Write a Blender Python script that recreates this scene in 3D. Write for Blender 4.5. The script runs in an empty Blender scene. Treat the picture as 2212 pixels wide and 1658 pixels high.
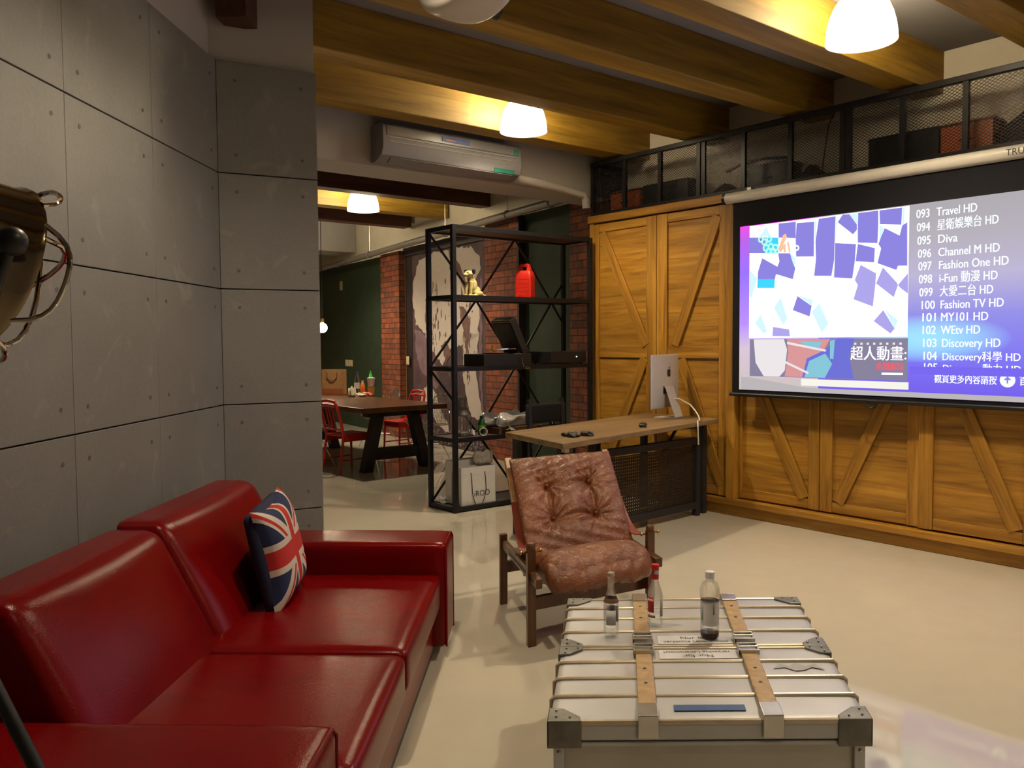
import bpy, bmesh, math, random
from mathutils import Vector, Matrix
sc = bpy.context.scene
# ---------------------------------------------------------------- camera
PI = math.pi
def rad(a): return math.radians(a)
cp, sp_, cr, sr = math.cos(rad(2.84)), math.sin(rad(2.84)), math.cos(rad(-.4)), math.sin(rad(-.4))
A_ = Matrix(((1,0,0),(0,0,-1),(0,1,0)))
P_ = Matrix(((1,0,0),(0,cp,-sp_),(0,sp_,cp)))
R_ = Matrix(((cr,-sr,0),(sr,cr,0),(0,0,1)))
M_ = R_ @ P_ @ A_
cam_d = bpy.data.cameras.new('camera'); cam = bpy.data.objects.new('camera', cam_d)
sc.collection.objects.link(cam)
cam_d.sensor_width = 36; cam_d.lens = 1840/2212*36; cam_d.clip_start = .05; cam_d.clip_end = 60
rot = Matrix((M_[0], -M_[1], -M_[2])).transposed()
cam.matrix_world = Matrix.Translation((0,0,1.55)) @ rot.to_4x4()
sc.camera = cam
# ---------------------------------------------------------------- view, world
sc.view_settings.view_transform = 'Standard'; sc.view_settings.look = 'None'
sc.view_settings.exposure = 0.0; sc.view_settings.gamma = 1.0
sc.view_settings.use_curve_mapping = False
w = bpy.data.worlds.new('room_air'); sc.world = w; w.use_nodes = True
w.node_tree.nodes['Background'].inputs[0].default_value = (.30,.33,.42,1)
w.node_tree.nodes['Background'].inputs[1].default_value = .02
sc.cycles.max_bounces = 7; sc.cycles.diffuse_bounces = 4; sc.cycles.glossy_bounces = 4
sc.cycles.transmission_bounces = 6; sc.cycles.transparent_max_bounces = 8
sc.cycles.sample_clamp_indirect = 4.0; sc.cycles.caustics_reflective = False; sc.cycles.caustics_refractive = False
# lamp powers: ceiling pendants (light under the glass), brightness of the glass
LAMP_W, GLASS_E, SCREEN_E = 172.0, 72.0, 1.15
# ---------------------------------------------------------------- frame of the room: u along the timber wall, n into it
W0 = Vector((1.702, 7.82, 0)); RZ = rad(-50.89)
EU = Vector((math.cos(RZ), math.sin(RZ), 0)); EN = Vector((-math.sin(RZ), math.cos(RZ), 0))
def P(u, n, z=0): return W0 + EU*u + EN*n + Vector((0,0,z))
C = sc.collection
# ---------------------------------------------------------------- object helpers
def empty(name, label=None, cat=None, loc=(0,0,0), rz=0, group=None):
    o = bpy.data.objects.new(name, None); C.objects.link(o)
    o.location = loc; o.rotation_euler = (0,0,rz); o.empty_display_size = .05
    if label: o['label'] = label; o['category'] = cat
    if group: o['group'] = group
    return o
def tag(o, label, cat, group=None):
    o['label'] = label; o['category'] = cat
    if group: o['group'] = group
    return o
def struct(o): o['kind'] = 'structure'; return o
def copy_tree(o, parent=None):
    c = o.copy(); C.objects.link(c); c.parent = parent
    for ch in o.children: copy_tree(ch, c)
    return c
class MB:
    def __init__(s): s.v = []; s.f = []; s.mi = []
    def add(s, vs, fs, T=None, m=0):
        k = len(s.v)
        s.v += [tuple(T @ Vector(v)) if T else tuple(v) for v in vs]
        s.f += [tuple(i+k for i in f) for f in fs]; s.mi += [m]*len(fs); return s
    def box(s, lo, hi, T=None, m=0):
        x0,y0,z0 = lo; x1,y1,z1 = hi
        return s.add([(x0,y0,z0),(x1,y0,z0),(x1,y1,z0),(x0,y1,z0),(x0,y0,z1),(x1,y0,z1),(x1,y1,z1),(x0,y1,z1)],
            [(0,3,2,1),(4,5,6,7),(0,1,5,4),(1,2,6,5),(2,3,7,6),(3,0,4,7)], T, m)
    def bar(s, a, b, w, h=None, up=(0,0,1), m=0):      # square bar from a to b
        h = h or w; a = Vector(a); b = Vector(b); d = (b-a).normalized(); up = Vector(up)
        if abs(d.dot(up)) > .98: up = Vector((1,0,0))
        x = d.cross(up).normalized()*w/2; y = x.cross(d).normalized()*h/2
        vs = [a-x-y, a+x-y, a+x+y, a-x+y, b-x-y, b+x-y, b+x+y, b-x+y]
        return s.add(vs, [(0,3,2,1),(4,5,6,7),(0,1,5,4),(1,2,6,5),(2,3,7,6),(3,0,4,7)], None, m)
    def prism(s, pts, d, T=None, m=0):                  # polygon pts (3d) pushed along d
        n = len(pts); d = Vector(d); a = [Vector(p) for p in pts]; b = [p+d for p in a]
        return s.add(a+b, [tuple(range(n))[::-1], tuple(range(n,2*n))]+[(i,(i+1)%n,n+(i+1)%n,n+i) for i in range(n)], T, m)
    def tube(s, pts, r, seg=8, closed=False, m=0):
        pts = [Vector(p) for p in pts]; n = len(pts); rs = r if isinstance(r,(list,tuple)) else [r]*n
        vs = []; ref = None
        for i,p in enumerate(pts):
            if closed: t = (pts[(i+1)%n]-pts[i-1]).normalized()
            else: t = (pts[min(i+1,n-1)]-pts[max(i-1,0)]).normalized()
            if ref is None: ref = t.orthogonal().normalized()
            x = (ref - t*ref.dot(t))
            x = x.normalized() if x.length > 1e-5 else t.orthogonal().normalized()
            ref = x; y = t.cross(x)
            for k in range(seg):
                a = 2*PI*k/seg; vs.append(p+(x*math.cos(a)+y*math.sin(a))*rs[i])
        fs = []
        for i in range(n if closed else n-1):
            j = (i+1)%n
            for k in range(seg):
                k2 = (k+1)%seg; fs.append((i*seg+k, i*seg+k2, j*seg+k2, j*seg+k))
        if not closed: fs += [tuple(range(seg))[::-1], tuple(range((n-1)*seg, n*seg))]
        return s.add(vs, fs, None, m)
    def lathe(s, prof, seg=24, T=None, m=0):            # prof: (r, z) list
        vs = []; fs = []; n = len(prof)
        for r,z in prof:
            for k in range(seg):
                a = 2*PI*k/seg; vs.append((max(r,1e-4)*math.cos(a), max(r,1e-4)*math.sin(a), z))
        for i in range(n-1):
            for k in range(seg):
                k2 = (k+1)%seg; fs.append((i*seg+k, i*seg+k2, (i+1)*seg+k2, (i+1)*seg+k))
        if prof[0][0] <= 1e-3: fs.append(tuple(range(seg))[::-1])
        if prof[-1][0] <= 1e-3: fs.append(tuple(range((n-1)*seg, n*seg)))
        return s.add(vs, fs, T, m)
    def rbox(s, lo, hi, r, n=5, bulge=(0,0,0), fn=None, m=0):   # rounded box, optionally puffed and deformed
        lo = Vector(lo); hi = Vector(hi); c = (lo+hi)/2; h = (hi-lo)/2; ids = {}; vs = []; fs = []
        r = min(r, *[h[i]*.98 for i in range(3)])
        N = n*2
        def t(i):                                      # more rows near the rim
            q = i/N*2-1; return math.copysign(1-(1-abs(q))**1.7, q) if abs(q) < 1 else q
        def vid(p):
            k = (round(p[0],5), round(p[1],5), round(p[2],5))
            if k not in ids:
                q = Vector((p[0]*h[0], p[1]*h[1], p[2]*h[2])); inn = Vector([max(-h[i]+r, min(h[i]-r, q[i])) for i in range(3)])
                d = q-inn; o = inn + (d.normalized()*r if d.length > 1e-9 else d)
                for i in range(3):
                    if bulge[i]:
                        a, b = [j for j in range(3) if j != i]
                        o[i] += p[i]*bulge[i]*(1-p[a]**2)*(1-p[b]**2)
                o = o + c
                if fn: o = Vector(fn(o))
                ids[k] = len(vs); vs.append(o)
            return ids[k]
        for ax in range(3):
            a, b = (ax+1)%3, (ax+2)%3
            for sg in (-1,1):
                for i in range(N):
                    for j in range(N):
                        q = []
                        for di,dj in ((0,0),(1,0),(1,1),(0,1)):
                            p = [0,0,0]; p[ax] = sg; p[a] = t(i+di); p[b] = t(j+dj); q.append(vid(p))
                        fs.append(tuple(q if sg > 0 else q[::-1]))
        return s.add(vs, fs, None, m)
    def ball(s, c, r, seg=16, T=None, m=0):
        r = (r,r,r) if not isinstance(r,(tuple,list)) else r
        Q = Matrix.Translation(c) @ Matrix.Diagonal((*r,1))
        if T: Q = T @ Q
        return s.lathe([(math.sin(PI*i/(seg//2)), -math.cos(PI*i/(seg//2))) for i in range(seg//2+1)], seg, Q, m)
    def build(s, name, mat, parent=None, smooth=False, bevel=0, loc=None, rot=None, weld=False, ang=40):
        me = bpy.data.meshes.new(name); me.from_pydata(s.v, [], s.f)
        mats = mat if isinstance(mat,(list,tuple)) else [mat]
        for q in mats: me.materials.append(q)
        if len(mats) > 1:
            for p_, i in zip(me.polygons, s.mi): p_.material_index = i
        if weld:
            bm = bmesh.new(); bm.from_mesh(me); bmesh.ops.remove_doubles(bm, verts=bm.verts, dist=1e-5); bm.to_mesh(me); bm.free()
        if smooth:
            me.shade_smooth()
            if ang < 180: me.set_sharp_from_angle(angle=rad(ang))
        me.update()
        o = bpy.data.objects.new(name, me); C.objects.link(o); o.parent = parent
        if loc is not None: o.location = loc
        if rot is not None: o.rotation_euler = rot
        if bevel:
            b = o.modifiers.new('b','BEVEL'); b.width = bevel; b.segments = 2; b.limit_method = 'ANGLE'; b.angle_limit = rad(35); b.harden_normals = False
        return o
# ---------------------------------------------------------------- materials
def newmat(name):
    m = bpy.data.materials.new(name); m.use_nodes = True; nt = m.node_tree
    return m, nt, nt.nodes['Principled BSDF'], nt.links
def mix(nt, fac, a, b, mode='MIX'):
    n = nt.nodes.new('ShaderNodeMix'); n.data_type = 'RGBA'; n.blend_type = mode
    for sock, v in ((n.inputs[0], fac), (n.inputs[6], a), (n.inputs[7], b)):
        if hasattr(v, 'is_output') or hasattr(v, 'links'): nt.links.new(v, sock)
        elif isinstance(v, (int,float)): sock.default_value = v
        else: sock.default_value = (*v[:3], 1)
    return n.outputs[2]
def math_(nt, op, a, b=None, c=None):
    n = nt.nodes.new('ShaderNodeMath'); n.operation = op
    for i,v in enumerate((a,b,c)):
        if v is None: continue
        if isinstance(v,(int,float)): n.inputs[i].default_value = v
        else: nt.links.new(v, n.inputs[i])
    return n.outputs[0]
def coords(nt, scale=(1,1,1), kind='Object', rot=(0,0,0)):
    t = nt.nodes.new('ShaderNodeTexCoord'); m = nt.nodes.new('ShaderNodeMapping')
    m.inputs['Scale'].default_value = scale; m.inputs['Rotation'].default_value = rot
    nt.links.new(t.outputs[kind], m.inputs[0]); return m.outputs[0]
def noise(nt, vec, scale, detail=4, rough=.55, dist=0):
    n = nt.nodes.new('ShaderNodeTexNoise'); nt.links.new(vec, n.inputs[0])
    n.inputs['Scale'].default_value = scale; n.inputs['Detail'].default_value = detail
    n.inputs['Roughness'].default_value = rough; n.inputs['Distortion'].default_value = dist; return n.outputs[0]
def ramp(nt, fac, stops):
    n = nt.nodes.new('ShaderNodeValToRGB'); nt.links.new(fac, n.inputs[0]); cr_ = n.color_ramp
    while len(cr_.elements) > 1: cr_.elements.remove(cr_.elements[-1])
    for i,(p,c) in enumerate(stops):
        e = cr_.elements[0] if i == 0 else cr_.elements.new(p)
        e.position = p; e.color = (*c[:3],1) if not isinstance(c,(int,float)) else (c,c,c,1)
    return n.outputs[0]
def bump(nt, bsdf, h, strength=.3, dist=.01):
    b = nt.nodes.new('ShaderNodeBump'); b.inputs['Strength'].default_value = strength; b.inputs['Distance'].default_value = dist
    nt.links.new(h, b.inputs['Height']); nt.links.new(b.outputs[0], bsdf.inputs['Normal'])
def plain(name, col, rough=.5, metal=0, var=.12, nscale=20, bmp=0, spec=.5, coat=0, trans=0, ior=1.45, alpha=1, aniso=None):
    m, nt, b, L = newmat(name)
    v = coords(nt); n = noise(nt, v, nscale)
    c = ramp(nt, n, [(.25, [x*(1-var) for x in col]), (.75, [min(1,x*(1+var)) for x in col])])
    L.new(c, b.inputs['Base Color']); b.inputs['Roughness'].default_value = rough; b.inputs['Metallic'].default_value = metal
    b.inputs['Specular IOR Level'].default_value = spec; b.inputs['Coat Weight'].default_value = coat
    b.inputs['Transmission Weight'].default_value = trans; b.inputs['IOR'].default_value = ior; b.inputs['Alpha'].default_value = alpha
    if bmp: bump(nt, b, n, bmp, .004)
    return m
def wood(name, dark, mid, light, axis='x', rough=.45, gs=1.0, bmp=.25, spec=.5):
    m, nt, b, L = newmat(name)
    sc_ = {'x': (.9*gs, 14*gs, 14*gs), 'z': (14*gs, 14*gs, .9*gs), 'y': (14*gs,.9*gs,14*gs)}[axis]
    v = coords(nt, sc_)
    n1 = noise(nt, v, 1.6, 6, .65, .6); v2 = coords(nt, tuple(q*4 if q > 2*gs else q*1.5 for q in sc_)); n2 = noise(nt, v2, 2, 4, .7)
    v3 = coords(nt, tuple(q*.35 for q in sc_)); n3 = noise(nt, v3, 1.2, 3, .5, .4)
    c = ramp(nt, n1, [(.28,dark),(.5,mid),(.72,light)])
    c = mix(nt, math_(nt,'MULTIPLY',n2,.55), c, mix(nt, .55, c, dark), 'MIX')
    c = mix(nt, 1.0, c, ramp(nt, n3, [(.3,.62),(.7,1.2)]), 'MULTIPLY')
    L.new(c, b.inputs['Base Color']); b.inputs['Roughness'].default_value = rough; b.inputs['Specular IOR Level'].default_value = spec
    bump(nt, b, n1, bmp, .003); return m
def emis(name, col, s=1.0):
    m = bpy.data.materials.new(name); m.use_nodes = True; nt = m.node_tree; nt.nodes.clear()
    e = nt.nodes.new('ShaderNodeEmission'); o = nt.nodes.new('ShaderNodeOutputMaterial')
    e.inputs[0].default_value = (*col,1); e.inputs[1].default_value = s; nt.links.new(e.outputs[0], o.inputs[0]); return m
M = {}
OAK = ((.20,.085,.009),(.42,.20,.022),(.56,.31,.050))
for a in 'xyz': M['oak_'+a] = wood('oak_'+a, *OAK, axis=a)
BEAM = ((.20,.11,.013),(.36,.21,.022),(.46,.29,.042))
M['beam'] = wood('beam_wood', *BEAM, axis='y', gs=.8, rough=.55)
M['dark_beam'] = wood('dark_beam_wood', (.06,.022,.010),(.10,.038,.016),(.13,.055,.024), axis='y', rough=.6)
M['desk'] = wood('desk_wood', (.14,.085,.035),(.24,.15,.07),(.32,.21,.10), axis='y', rough=.4)
M['table'] = wood('table_wood', (.05,.018,.007),(.10,.036,.013),(.15,.058,.022), axis='x', rough=.28)
M['table_leg'] = wood('table_leg_wood', (.007,.006,.005),(.012,.010,.008),(.018,.014,.011), axis='z', rough=.55)
M['teak'] = wood('teak', (.055,.020,.006),(.12,.045,.014),(.17,.07,.022), axis='z', rough=.35, gs=1.6)
M['teak_pale'] = wood('teak_pale', (.20,.09,.03),(.32,.16,.06),(.42,.24,.10), axis='y', rough=.4, gs=1.6)
M['shelf_wood'] = wood('shelf_wood', (.05,.02,.008),(.09,.04,.016),(.13,.06,.024), axis='y', rough=.5)
M['iron'] = plain('black_iron', (.022,.022,.026), .38, .6, .2)
M['iron_dull'] = plain('dull_black_iron', (.03,.029,.031), .5, .3, .2)
M['black'] = plain('black_plastic', (.012,.012,.014), .4)
M['black_cloth'] = plain('black_screen_cloth', (.008,.008,.012), .75, spec=.2)
M['white'] = plain('white_plastic', (.68,.65,.60), .3, var=.04)
M['ac'] = plain('shaded_white_plastic', (.22,.213,.23), .28, var=.04)  # off-white casing; the shade it hangs in is put into this grey
M['rib'] = plain('shaded_aluminium_rib', (.52,.44,.33), .35, .4)  # plain aluminium ridges, their warm brown shading mixed into the colour
M['paint'] = plain('cream_wall_paint', (.68,.62,.50), .85, var=.05, nscale=3)
M['ceil'] = plain('ceiling_paint', (.23,.22,.225), .9, var=.05, nscale=3)
M['dropb'] = plain('white_beam_paint', (.46,.44,.43), .85, var=.05, nscale=3)
M['tan'] = plain('tan_wall_paint', (.50,.36,.22), .85, var=.05, nscale=3)
M['green'] = plain('green_chalkboard_paint', (.022,.040,.020), .75, var=.25, nscale=5)
M['darkwall'] = plain('dark_pillar_paint', (.018,.010,.010), .6)
M['pipe'] = plain('grey_pipe_paint', (.22,.20,.18), .45, .2)
M['chrome'] = plain('polished_chrome', (.62,.58,.52), .07, 1, .05)
M['steel'] = plain('brushed_steel', (.55,.54,.52), .3, 1, .1)
M['brass'] = plain('old_brass', (.55,.36,.12), .25, 1, .2)
M['alu'] = plain('aluminium_panel', (.46,.46,.48), .45, .4, .08, nscale=6)
M['alu_side'] = plain('aluminium_side', (.42,.40,.37), .45, .55, .1, nscale=6)
M['zinc'] = plain('zinc_corner', (.17,.165,.155), .45, .7, .35, nscale=14)
M['strap'] = plain('tan_leather_strap', (.40,.26,.13), .5, var=.25, nscale=30)
M['red_metal'] = plain('red_chair_paint', (.42,.012,.010), .35, var=.1)
M['red_plastic'] = plain('red_can_plastic', (.50,.018,.010), .4, var=.1)
M['paper'] = plain('white_paper', (.62,.60,.60), .6, var=.05)
M['kraft'] = plain('kraft_paper', (.42,.24,.10), .7, var=.15)
M['ink'] = plain('black_ink', (.02,.02,.02), .5)
M['foil'] = plain('silver_plastic_wrap', (.62,.62,.64), .22, .5, .15, nscale=30, bmp=.6)
M['cream'] = plain('cream_glaze', (.62,.52,.24), .22, var=.2, nscale=25)
M['orange'] = plain('orange_crate', (.48,.12,.035), .5, var=.15)
M['bagcloth'] = plain('dark_cloth', (.03,.02,.022), .8)
M['cable'] = plain('white_cable', (.72,.69,.66), .4)
M['rubber'] = plain('dark_rubber', (.02,.018,.018), .6)
def glass(name, col, rough=.02, a=.22):          # thin clear glass or plastic
    m, nt, b, L = newmat(name)
    b.inputs['Base Color'].default_value = (*col,1); b.inputs['Roughness'].default_value = rough
    b.inputs['Transmission Weight'].default_value = 1; b.inputs['IOR'].default_value = 1.45
    t = nt.nodes.new('ShaderNodeBsdfTransparent'); t.inputs[0].default_value = (*[min(1,x*.5+.5) for x in col],1)
    mx = nt.nodes.new('ShaderNodeMixShader'); mx.inputs[0].default_value = 1-a
    L.new(b.outputs[0], mx.inputs[1]); L.new(t.outputs[0], mx.inputs[2]); L.new(mx.outputs[0], nt.nodes['Material Output'].inputs[0]); return m
M['glass'] = glass('clear_glass', (.97,.99,.99), a=.22)
M['glass_green'] = glass('green_plastic', (.05,.6,.15), a=.8)
M['glass_blue'] = glass('clear_blue_plastic', (.75,.82,.9), a=.4)
M['pet'] = glass('clear_plastic', (.93,.93,.88), .1, a=.35)
# leather: red sofa and brown chair
def leather(name, col, rough=.34, fine=220, bmp=.12, var=.15, big=0, spec=.16):
    m, nt, b, L = newmat(name)
    v = coords(nt); n = noise(nt, v, 3, 4); f = noise(nt, v, fine, 2)
    c = ramp(nt, n, [(.3,[x*(1-var) for x in col]),(.7,[x*(1+var) for x in col])]); L.new(c, b.inputs['Base Color'])
    b.inputs['Roughness'].default_value = rough; b.inputs['Specular IOR Level'].default_value = spec
    h = f
    if big:
        h = math_(nt,'ADD', math_(nt,'MULTIPLY',f,.25), math_(nt,'MULTIPLY', noise(nt, v, 48, 4, .6, 1.2), big))
    bump(nt, b, h, bmp, .006); return m
M['red_leather'] = leather('red_leather', (.14,.0015,.002), .23)
M['brown_leather'] = leather('brown_leather', (.19,.060,.019), .27, bmp=.8, var=.25, big=1.6, spec=.5)
M['arm_leather'] = leather('strap_leather', (.20,.038,.022), .4, spec=.4)
# concrete cladding
def concrete():
    m, nt, b, L = newmat('concrete_panel')
    v = coords(nt); n = noise(nt, v, 2.2, 6, .6, .3); n2 = noise(nt, v, 60, 3); n3 = noise(nt, v, 5, 3, .5, 1.2)
    c = ramp(nt, n, [(.3,(.150,.146,.148)),(.6,(.178,.173,.174)),(.8,(.212,.207,.205))])
    c = mix(nt, math_(nt,'MULTIPLY', ramp(nt, n3, [(.60,0),(.74,1)]), .5), c, (.30,.285,.26))
    c = mix(nt, .25, c, ramp(nt, n2, [(.3,.13),(.7,.22)]))
    L.new(c, b.inputs['Base Color']); b.inputs['Roughness'].default_value = .48; bump(nt, b, n2, .15, .002); return m
M['concrete'] = concrete()
M['joint'] = plain('panel_joint', (.035,.030,.028), .9)
def floor_mat():
    m, nt, b, L = newmat('epoxy_floor')
    v = coords(nt); n = noise(nt, v, .9, 5, .6, .4); n2 = noise(nt, v, 7, 4)
    c = ramp(nt, n, [(.3,(.54,.495,.40)),(.7,(.60,.55,.45))]); c = mix(nt, .2, c, ramp(nt, n2, [(.3,(.52,.48,.38)),(.7,(.62,.57,.47))]))
    L.new(c, b.inputs['Base Color']); L.new(ramp(nt, n, [(.3,.03),(.7,.06)]), b.inputs['Roughness'])
    b.inputs['Specular IOR Level'].default_value = .5; return m
M['floor'] = floor_mat()
def brick():
    m, nt, b, L = newmat('red_brick')
    t = nt.nodes.new('ShaderNodeTexCoord'); s = nt.nodes.new('ShaderNodeSeparateXYZ'); L.new(t.outputs['Object'], s.inputs[0])
    cb = nt.nodes.new('ShaderNodeCombineXYZ'); L.new(math_(nt,'ADD',s.outputs[0],s.outputs[1]), cb.inputs[0]); L.new(s.outputs[2], cb.inputs[1])
    bt = nt.nodes.new('ShaderNodeTexBrick'); L.new(cb.outputs[0], bt.inputs[0])
    bt.inputs['Color1'].default_value = (.28,.072,.026,1); bt.inputs['Color2'].default_value = (.12,.040,.024,1); bt.inputs['Mortar'].default_value = (.035,.018,.014,1)
    bt.inputs['Scale'].default_value = 1; bt.inputs['Brick Width'].default_value = .21; bt.inputs['Row Height'].default_value = .085
    bt.inputs['Mortar Size'].default_value = .006; bt.inputs['Mortar Smooth'].default_value = .3; bt.inputs['Bias'].default_value = -.1
    n = noise(nt, t.outputs['Object'], 9, 4); c = mix(nt, 1, bt.outputs[0], ramp(nt, n, [(.25,.6),(.75,1.35)]), 'MULTIPLY')
    L.new(c, b.inputs['Base Color']); b.inputs['Roughness'].default_value = .8
    bump(nt, b, math_(nt,'SUBTRACT',1,bt.outputs[1]), .8, .01); return m
M['brick'] = brick()
# ================================================================ lamps of the ceiling
def glow(name, s):                      # ribbed glass, brightest round the bulb and fainter towards the open rim
    m = bpy.data.materials.new(name); m.use_nodes = True; nt = m.node_tree; nt.nodes.clear()
    e = nt.nodes.new('ShaderNodeEmission'); o = nt.nodes.new('ShaderNodeOutputMaterial'); nt.links.new(e.outputs[0], o.inputs[0])
    t = nt.nodes.new('ShaderNodeTexCoord'); x = nt.nodes.new('ShaderNodeSeparateXYZ'); nt.links.new(t.outputs['Object'], x.inputs[0])
    f = ramp(nt, math_(nt,'MULTIPLY', x.outputs[2], 1/.27), [(.0,.05),(.25,.09),(.55,.8),(.8,1)])
    nt.links.new(math_(nt,'MULTIPLY', f, s), e.inputs[1]); e.inputs[0].default_value = (1,.82,.52,1); return m
M['lamp_glass'] = glow('lit_lamp_glass', GLASS_E)
M['lamp_rim'] = emis('lit_lamp_rim', (1.0,.86,.66), 2.0)
def pendant(u, n, label, power=1.0, rim=3.325, visible=True, group='glass pendant lamps'):
    t = empty('pendant_lamp', label, 'lamp', P(u,n,rim), RZ, group)
    prof = [(.202,0),(.203,.03),(.195,.085),(.178,.15),(.152,.21),(.118,.25),(.08,.272)]
    gm = M['lamp_glass'] if power >= .9 else (M.get('dim') or M.setdefault('dim', glow('dimmer_lamp_glass', GLASS_E*.45)))
    MB().lathe(prof+[(r-.004,z) for r,z in prof[::-1]], 40).build('lamp_shade', gm, t, True)
    MB().lathe([(.198,-.004),(.205,-.004),(.205,.006),(.198,.006),(.198,-.004)], 40).build('rim', M['lamp_rim'], t, True)
    MB().lathe([(0,.26),(.075,.26),(.08,.30),(.045,.345),(.018,.37),(0,.37)], 24).build('lamp_holder', M['steel'], t, True)
    MB().tube([(0,0,.39),(0,0,3.74-rim)], .006).build('cord', M['black'], t)
    l = bpy.data.lights.new('bulb_light','POINT'); l.energy = LAMP_W*power; l.color = (1,.83,.58); l.shadow_soft_size = .05
    o = bpy.data.objects.new('bulb_light', l); C.objects.link(o); o.parent = t; o.location = (0,0,.13)
    return t
pendant(-.72,-1.46,'lit white glass dome lamp hanging beside the beam above the black metal rack', 1.0, 3.36)
pendant(2.3,-1.36,'large lit white glass dome lamp hanging above the projection screen')
pendant(-4.75,-.77,'small far lit dome lamp above the long dining table', .95, 3.24)
pendant(5.0,-1.5,'lit glass dome lamp over the right end of the room')
pendant(2.3,-4.6,'lit glass dome lamp over the red sofa', .8)
pendant(5.0,-4.6,'lit glass dome lamp over the near end of the room', .7)
pendant(-7.6,-.4,'lit glass dome lamp over the far end of the dining area', 1.0, 3.24)
# ================================================================ room shell
def sroot(name, mb, mat, loc, rz, **k):
    o = mb.build(name, mat, None, loc=loc, rot=(0,0,rz), **k); o['kind'] = 'structure'; return o
O = P(0,0,0)
sroot('floor', MB().box((-13,-12,-.1),(8,3,0)), M['floor'], O, RZ)
sroot('ceiling', MB().box((-13,-12,3.74),(8,3,3.84)), M['ceil'], O, RZ)
# left wall: concrete cladding with joints and tie holes, painted wall above
LZ = [(.0,.567),(.573,1.201),(1.207,1.855),(1.861,2.502),(2.508,3.12)]
def clad(name, loc, rz, x0, x1, seams, holes_right=True):
    # local x along the wall, local y out of the room
    mb = MB(); xs = [x0]+seams+[x1]
    for a,b in zip(xs[:-1], xs[1:]):
        for z0,z1 in LZ: mb.box((a+.0014,0,z0),(b-.0014,.03,z1))
    o = sroot(name, mb, M['concrete'], loc, rz, bevel=.002)
    h = MB()
    for a,b in zip(xs[:-1], xs[1:]):
        for z0,z1 in LZ:
            for hx in ((a+.10),(b-.09)):
                for hz in (z0+.1, z1-.1):
                    T = Matrix.Translation((hx,-.0015,hz)) @ Matrix.Rotation(PI/2,4,'X')
                    h.lathe([(0,-.0016),(.0085,-.0016),(.0095,0),(.0,.0005)], 14, T)
    h.build('tie_hole', plain('tie_hole_shadow', (.105,.098,.092), .8), o)
    MB().box((x0,.026,0),(x1,.2,3.12)).build('wall_core', M['joint'], o)
    MB().box((x0-(.10 if x0 == 0 else 0),.05,3.12),(x1+(.12 if x0 < -1 else 0),.2,3.74)).build('upper_wall', M['dropb'], o)
    return o
LC = Vector((-1.63,4.80,0))                     # inner corner
Ld = rad(90-2.1)                                 # wall runs along this heading
clad('wall_left', LC, Ld, -8.2, 0, [-.80-.73*k for k in range(9,-1,-1)])
clad('wall_corner', LC, rad(90-62.8), 0, .56, [])
# other walls, mostly out of sight
sroot('wall_near', MB().box((7.0,-11,0),(7.2,3,3.74)), M['dropb'], O, RZ)
sroot('wall_side', MB().box((-13,-6.2,0),(.1,-6,3.74)), M['dropb'], O, RZ)
# far wall, its own heading
FR = rad(-58.5); FO = Vector((-.105,11.261,0))
fw = sroot('wall_far', MB().box((-7.45,.0,0),(2.3,.2,3.74)), M['paint'], FO, FR)
MB().box((-7.22,-.02,0),(-3.7,.02,3.02)).build('green_panel', M['green'], fw)
MB().box((.55,-.02,0),(1.60,.02,3.14)).build('green_panel', M['green'], fw)
MB().box((-3.78,-.14,0),(-3.04,.02,3.02)).build('brick_pilaster', M['brick'], fw)
MB().box((-.27,-.12,0),(.53,.02,3.12)).build('brick_pilaster', M['brick'], fw)
MB().box((1.58,-.05,0),(2.3,.02,3.14)).build('brick_pilaster', M['brick'], fw)
MB().box((-3.04,-.025,0),(-2.79,.02,3.02)).build('dark_pillar', M['darkwall'], fw)
MB().box((.53,-.12,0),(.575,.02,3.13)).build('dark_pillar', M['darkwall'], fw)
MB().box((-3.04,-.06,2.93),(-.27,.02,3.06)).build('dark_lintel', M['darkwall'], fw)
MB().box((-3.037,-.035,0),(-3.022,-.02,2.9)).build('metal_edge', plain('dull_gold_edge',(.25,.17,.06),.5), fw)
sroot('wall_end', MB().box((-7.60,-7,0),(-7.22,.2,3.74)), M['tan'], FO, FR)
# pipe along the top of the far wall
t = empty('water_pipe','long grey pipe hung along the top of the brick and green wall','pipe', FO, FR)
MB().tube([(-7.4,-.26,2.97),(-3,-.26,3.055),(2.2,-.26,3.15)], .048, 14).build('pipe', M['pipe'], t, True)
for x in (-6.95,-5.55,-3.95,-1.15,.55,1.5):
    z = 3.11+.0187*x
    MB().tube([(x,-.26+.056*math.cos(a),z+.056*math.sin(a)) for a in [PI*2*k/12 for k in range(12)]], .007, 6, True).tube([(x,-.26,z+.056),(x,-.26,3.74)], .005, 6).build('hanger', M['steel'], t)
# loft wall behind the mesh railing
sroot('wall_right', MB().box((-1.37,.5,0),(7,.7,3.74)).box((-1.34,.06,2.70),(7,.5,2.80)), M['paint'], O, RZ)
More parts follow.
